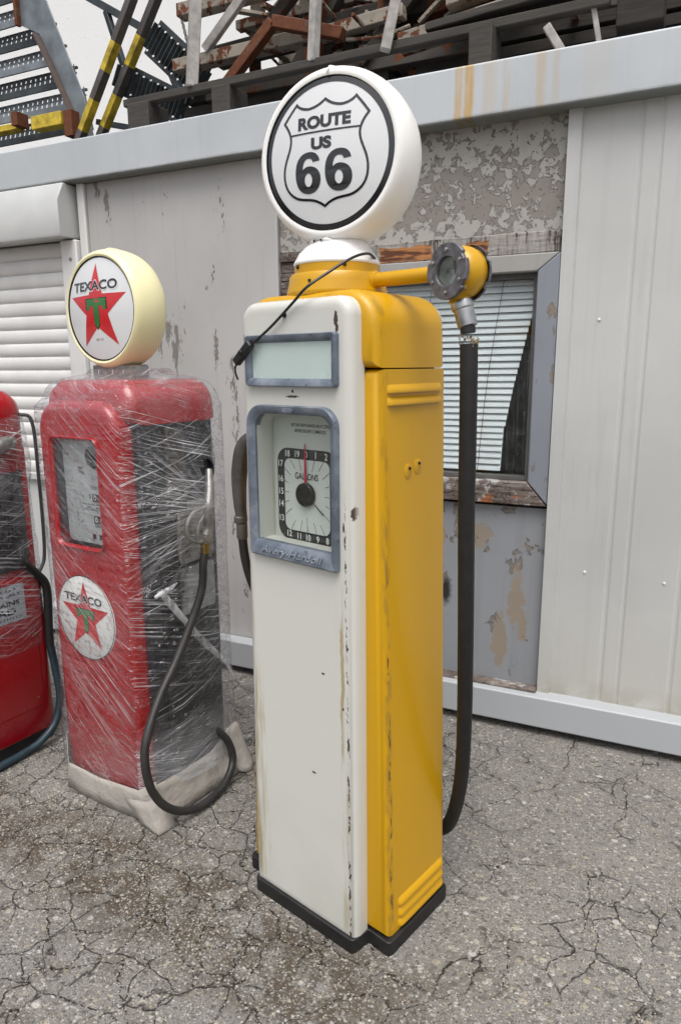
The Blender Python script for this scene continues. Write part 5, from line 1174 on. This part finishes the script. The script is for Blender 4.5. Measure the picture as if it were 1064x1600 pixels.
def pump_red2():
    G0 = B0+F1*-.79+F2*-.215           # so that its right side and back edge land where they stand
    root = tag(empty('petrol_pump', G0+F1*.21+F2*.19, T2), 'red petrol pump at the left edge with a lead warning plate on its side', 'petrol pump', 'old petrol pumps standing in the yard')
    off = (-.21, -.19, 0); P = lambda n, bm, m, parent=root, **k: link(n, bm, m, parent, off, **k)
    X = .463
    bm = bmesh.new(); pl = fillet([(.0, .0), (X-.008, .0), (X-.008, .375), (.0, .375)], .035, 6); ring_loft(bm, [[(x, y, 0) for x, y in pl], [(x, y, .052) for x, y in pl]]); P('base', bm, BLACK, bevel=.004)
    # lower cabinet with rounded vertical edges
    pl = fillet([(.0, .0), (X, .0), (X, .383), (.0, .383)], .04, 8)
    bm = bmesh.new(); ring_loft(bm, [[(x, y, z) for x, y in q] for q, z in ((offs(pl, .004), .053), (pl, .06), (pl, .700), (offs(pl, .012), .712))]); P('lower_cabinet', bm, RED, sharp=40)
    pu = offs(pl, .012); pu2 = offs(pl, .035)
    bm = bmesh.new(); ring_loft(bm, [[(x, y, z) for x, y in q] for q, z in ((pu, .712), (pu, 1.20), (pu2, 1.24))]); P('upper_cabinet', bm, RED, sharp=40)
    # rounded hood
    ol = fillet([(.006, 1.12), (X+.006, 1.12), (X+.002, 1.425), (.012, 1.425)], [0, 0, .09, .09], 10)
    bm = bmesh.new(); slab(bm, ol, [(.06, -.005), (.03, .0), (.01, .012), (0, .04), (0, .30), (.008, .335), (.03, .362), (.07, .378)]); P('hood', bm, RED, sharp=60)
    # dark recess with hardware seen through the film
    bm = bmesh.new(); o = fillet([(.05, .74), (.33, .74), (.33, 1.14), (.05, 1.14)], .03, 5); ring_loft(bm, [[(x, y, z) for y, z in q] for q, x in ((o, X-.014), (o, X-.006), (offs(o, .006), X-.003))]); P('side_recess', bm, plain('grey_recess', (.06, .06, .062), .4, var=.4), sharp=40)
    bm = bmesh.new(); tube(bm, [(X-.01, .30, 1.22), (X+.02, .28, 1.235), (X+.04, .22, 1.22), (X+.045, .14, 1.17), (X+.03, .10, 1.10), (X+.02, .09, 1.0)], [.02, .024, .028, .026, .02, .018], 14); nz = P('nozzle', bm, ALU, sharp=60)
    bm = bmesh.new(); lathe(bm, [(.022, .93), (.026, .94), (.026, .97), (.02, .98)], 12, Matrix.Translation((X+.018, .092, 0))); P('swivel', bm, CHROME, nz)
    bm = bmesh.new(); tube(bm, [(X+.015, .16, 1.05), (X+.02, .22, 1.0), (X+.02, .25, .90), (X+.018, .22, .80)], .012, 10); P('lever', bm, DARK, nz)
    # guard loop at the back corner and the hose
    bm = bmesh.new(); tube(bm, [(X-.03, .36, 1.33), (X-.01, .40, 1.30), (X-.008, .405, 1.10), (X-.008, .40, .80), (X-.008, .375, .72), (X-.012, .345, .70)], .007, 10); P('hose_guard', bm, plain('grey_rail', (.10, .10, .10), .4, .5))
    bm = bmesh.new(); tube(bm, [(X+.016, .12, .96), (X+.014, .18, .88), (X+.012, .26, .80), (X+.004, .345, .71), (X+.002, .385, .64), (X+.002, .378, .48), (X+.004, .374, .40)], .017, 14); P('upper_hose', bm, RUBBER)
    bm = bmesh.new(); tube(bm, [(X+.004, .374, .42), (X+.010, .384, .30), (X+.03, .380, .18), (X+.036, .345, .085), (X+.04, .27, .035), (X+.04, .19, .020), (X+.045, .07, .018), (X+.05, -.1, .018), (X+.0, -.25, .018)], .0155, 14); P('hose', bm, BLUERUB)
    # pressed panel lines and screws
    bm = bmesh.new(); zs = [(.10, .16), (.33, .16), (.33, .50), (.10, .50)]
    q = fillet(zs, .01, 3); ring_loft(bm, [[(x, y, z) for y, z in r_] for r_, x in ((q, X-.001), (q, X+.0012), (offs(q, .002), X+.0012), (offs(q, .002), X-.001))], False, False); P('panel_edge', bm, plain('dark_red_line', (.12, .004, .006), .4))
    for y, z in ((.315, .47), (.305, .20)):
        bm = bmesh.new(); lathe(bm, [(.0045, 0), (.004, .002), (.002, .003)], 10, Matrix.Translation((X, y, z)) @ Matrix.Rotation(pi/2, 4, 'Y')); P('screw', bm, BRASS)
    bm = bmesh.new(); q = fillet([(.055, .545), (.288, .545), (.288, .690), (.055, .690)], .006, 3); ring_loft(bm, [[(x, y, z) for y, z in q] for x in (X+.0005, X+.002)]); pt = P('warning_plate', bm, plain('grey_plate', (.50, .54, .57), .35, .3, var=.06))
    tx = bmesh.new()
    for s, w, h, y, z in (('FOR USE AS A', .145, .011, .185, .672), ('MOTOR FUEL ONLY', .195, .011, .172, .652), ('CONTAINS', .19, .020, .170, .620), ('LEAD', .125, .026, .185, .588), ('(TETRAETHYL)', .185, .012, .172, .560)):
        merge(tx, txt(s, w, h, .012 if h < .015 else .03), lambda c: Vector((X+.0026, y+c.x, z+c.y)))
    P('lettering', tx, PRINT, pt)
    for y, z in ((.281, .683), (.281, .552), (.062, .683), (.062, .552)):
        bm = bmesh.new(); lathe(bm, [(.004, 0), (.003, .0025)], 8, Matrix.Translation((X+.002, y, z)) @ Matrix.Rotation(pi/2, 4, 'Y')); P('rivet', bm, DARK, pt)
    # film
    def s2(g, b): return [(-.005-g, .02), (.03, -.005-g), (X-.05, -.005-g), (X+.006+g, .04), (X+.012+b, .12), (X+.012+b, .25), (X+.006+b*.6, .34), (X-.03, .392+g), (.05, .392+g), (-.005-g, .35)]
    film_shell('stretch_film', None, [(.42, s2(.003, 0)), (.70, s2(.004, .006)), (.80, s2(-.002, .02)), (.95, s2(-.01, .035)), (1.15, s2(-.01, .055)), (1.25, s2(-.012, .035)), (1.33, s2(-.02, -.01))], G0+F1*.21+F2*.19, FILM1, 'bunched stretch film round the upper half of the pump with the lead plate', T2, off, amp=.012, seed=5)
    return root
pump_red2()

# ------------------------------------------------------------------ loose grit on the broken strip of asphalt
random.seed(21)
import numpy as np
rng = np.random.default_rng(5)
_b = bmesh.new(); bmesh.ops.create_icosphere(_b, subdivisions=1, radius=1); _b.verts.index_update()
IV = np.array([v_.co[:] for v_ in _b.verts]); IF = np.array([[v_.index for v_ in f_.verts] for f_ in _b.faces]); _b.free()
def stones(name, P, sz, flat, sink, mat):
    n = len(P); k = len(IV); V = np.repeat(IV[None], n, 0)+rng.uniform(-.17, .17, (n, k, 3))
    sc = np.stack([sz, sz*rng.uniform(.55, .95, n), sz*rng.uniform(flat*.7, flat*1.3, n)], 1); V *= sc[:, None, :]
    a = rng.uniform(0, 2*pi, n); c, s_ = np.cos(a)[:, None], np.sin(a)[:, None]
    X = V[..., 0]*c-V[..., 1]*s_+P[:, 0, None]; Y = V[..., 0]*s_+V[..., 1]*c+P[:, 1, None]; Z = V[..., 2]+(sc[:, 2]*sink)[:, None]
    V = np.stack([X, Y, Z], -1).reshape(-1, 3); F = (IF[None]+(np.arange(n)*k)[:, None, None]).reshape(-1)
    me = bpy.data.meshes.new(name); me.vertices.add(len(V)); me.vertices.foreach_set('co', V.ravel()); me.loops.add(len(F)); me.loops.foreach_set('vertex_index', F)
    me.polygons.add(len(F)//3); me.polygons.foreach_set('loop_start', np.arange(0, len(F), 3)); me.update(calc_edges=True)
    me.polygons.foreach_set('use_smooth', [True]*len(me.polygons)); me.materials.append(mat)
    o = bpy.data.objects.new(name, me); COL.objects.link(o); return o
def strip(n):
    x = rng.uniform(-2.3, -.35, n); return np.stack([x, 1.22-.11*x+rng.normal(0, .085, n)+.05*np.sin(x*7)], 1)
def field(n):                      # denser where the camera looks closely
    x = rng.uniform(-2.9, .9, n*2); y = .75+2.05*rng.beta(1.25, 1.7, n*2); k = np.hypot(x+.3, y) > .75; P = np.stack([x, y], 1)[k]
    cl = np.array([mnoise.noise(Vector((p[0]*5, p[1]*5, 1.7))) for p in P]); P = P[cl+rng.uniform(-.5, .8, len(P)) > -.05]; return P[:n]
def stone_mat(name, stops):
    sm = M(name, .75, 0, .35); g = sm.n('ShaderNodeNewGeometry'); c = sm.ramp(g.outputs['Random Per Island'], stops)
    return sm.out(sm.mix(sm.noise(sm.co(), 300, 3), sm.mix(.35, c, (.05, .045, .04)), c), .72)
STN = stone_mat('grit_stone', [(0, (.06, .048, .036)), (.5, (.14, .118, .095)), (.8, (.26, .235, .205)), (.95, (.42, .40, .365)), (1, (.30, .22, .12))])
AGG = stone_mat('aggregate_stone', [(0, (.10, .093, .085)), (.35, (.20, .19, .173)), (.7, (.31, .297, .272)), (.90, (.40, .38, .345)), (.96, (.34, .295, .20)), (1, (.55, .53, .49))])
tag(stones('loose_grit', strip(6500), .0012+.0042*rng.beta(1.1, 3.2, 6500), .6, .3, STN), 'loose grit and small pebbles lying along the broken strip of asphalt', 'gravel', kind='stuff')
PA = field(75000)
tag(stones('exposed_aggregate', PA, .0018+.0078*rng.beta(1.2, 4.5, len(PA)), .34, -.25, AGG), 'worn pebbles standing out of the cracked asphalt', 'gravel', kind='stuff')
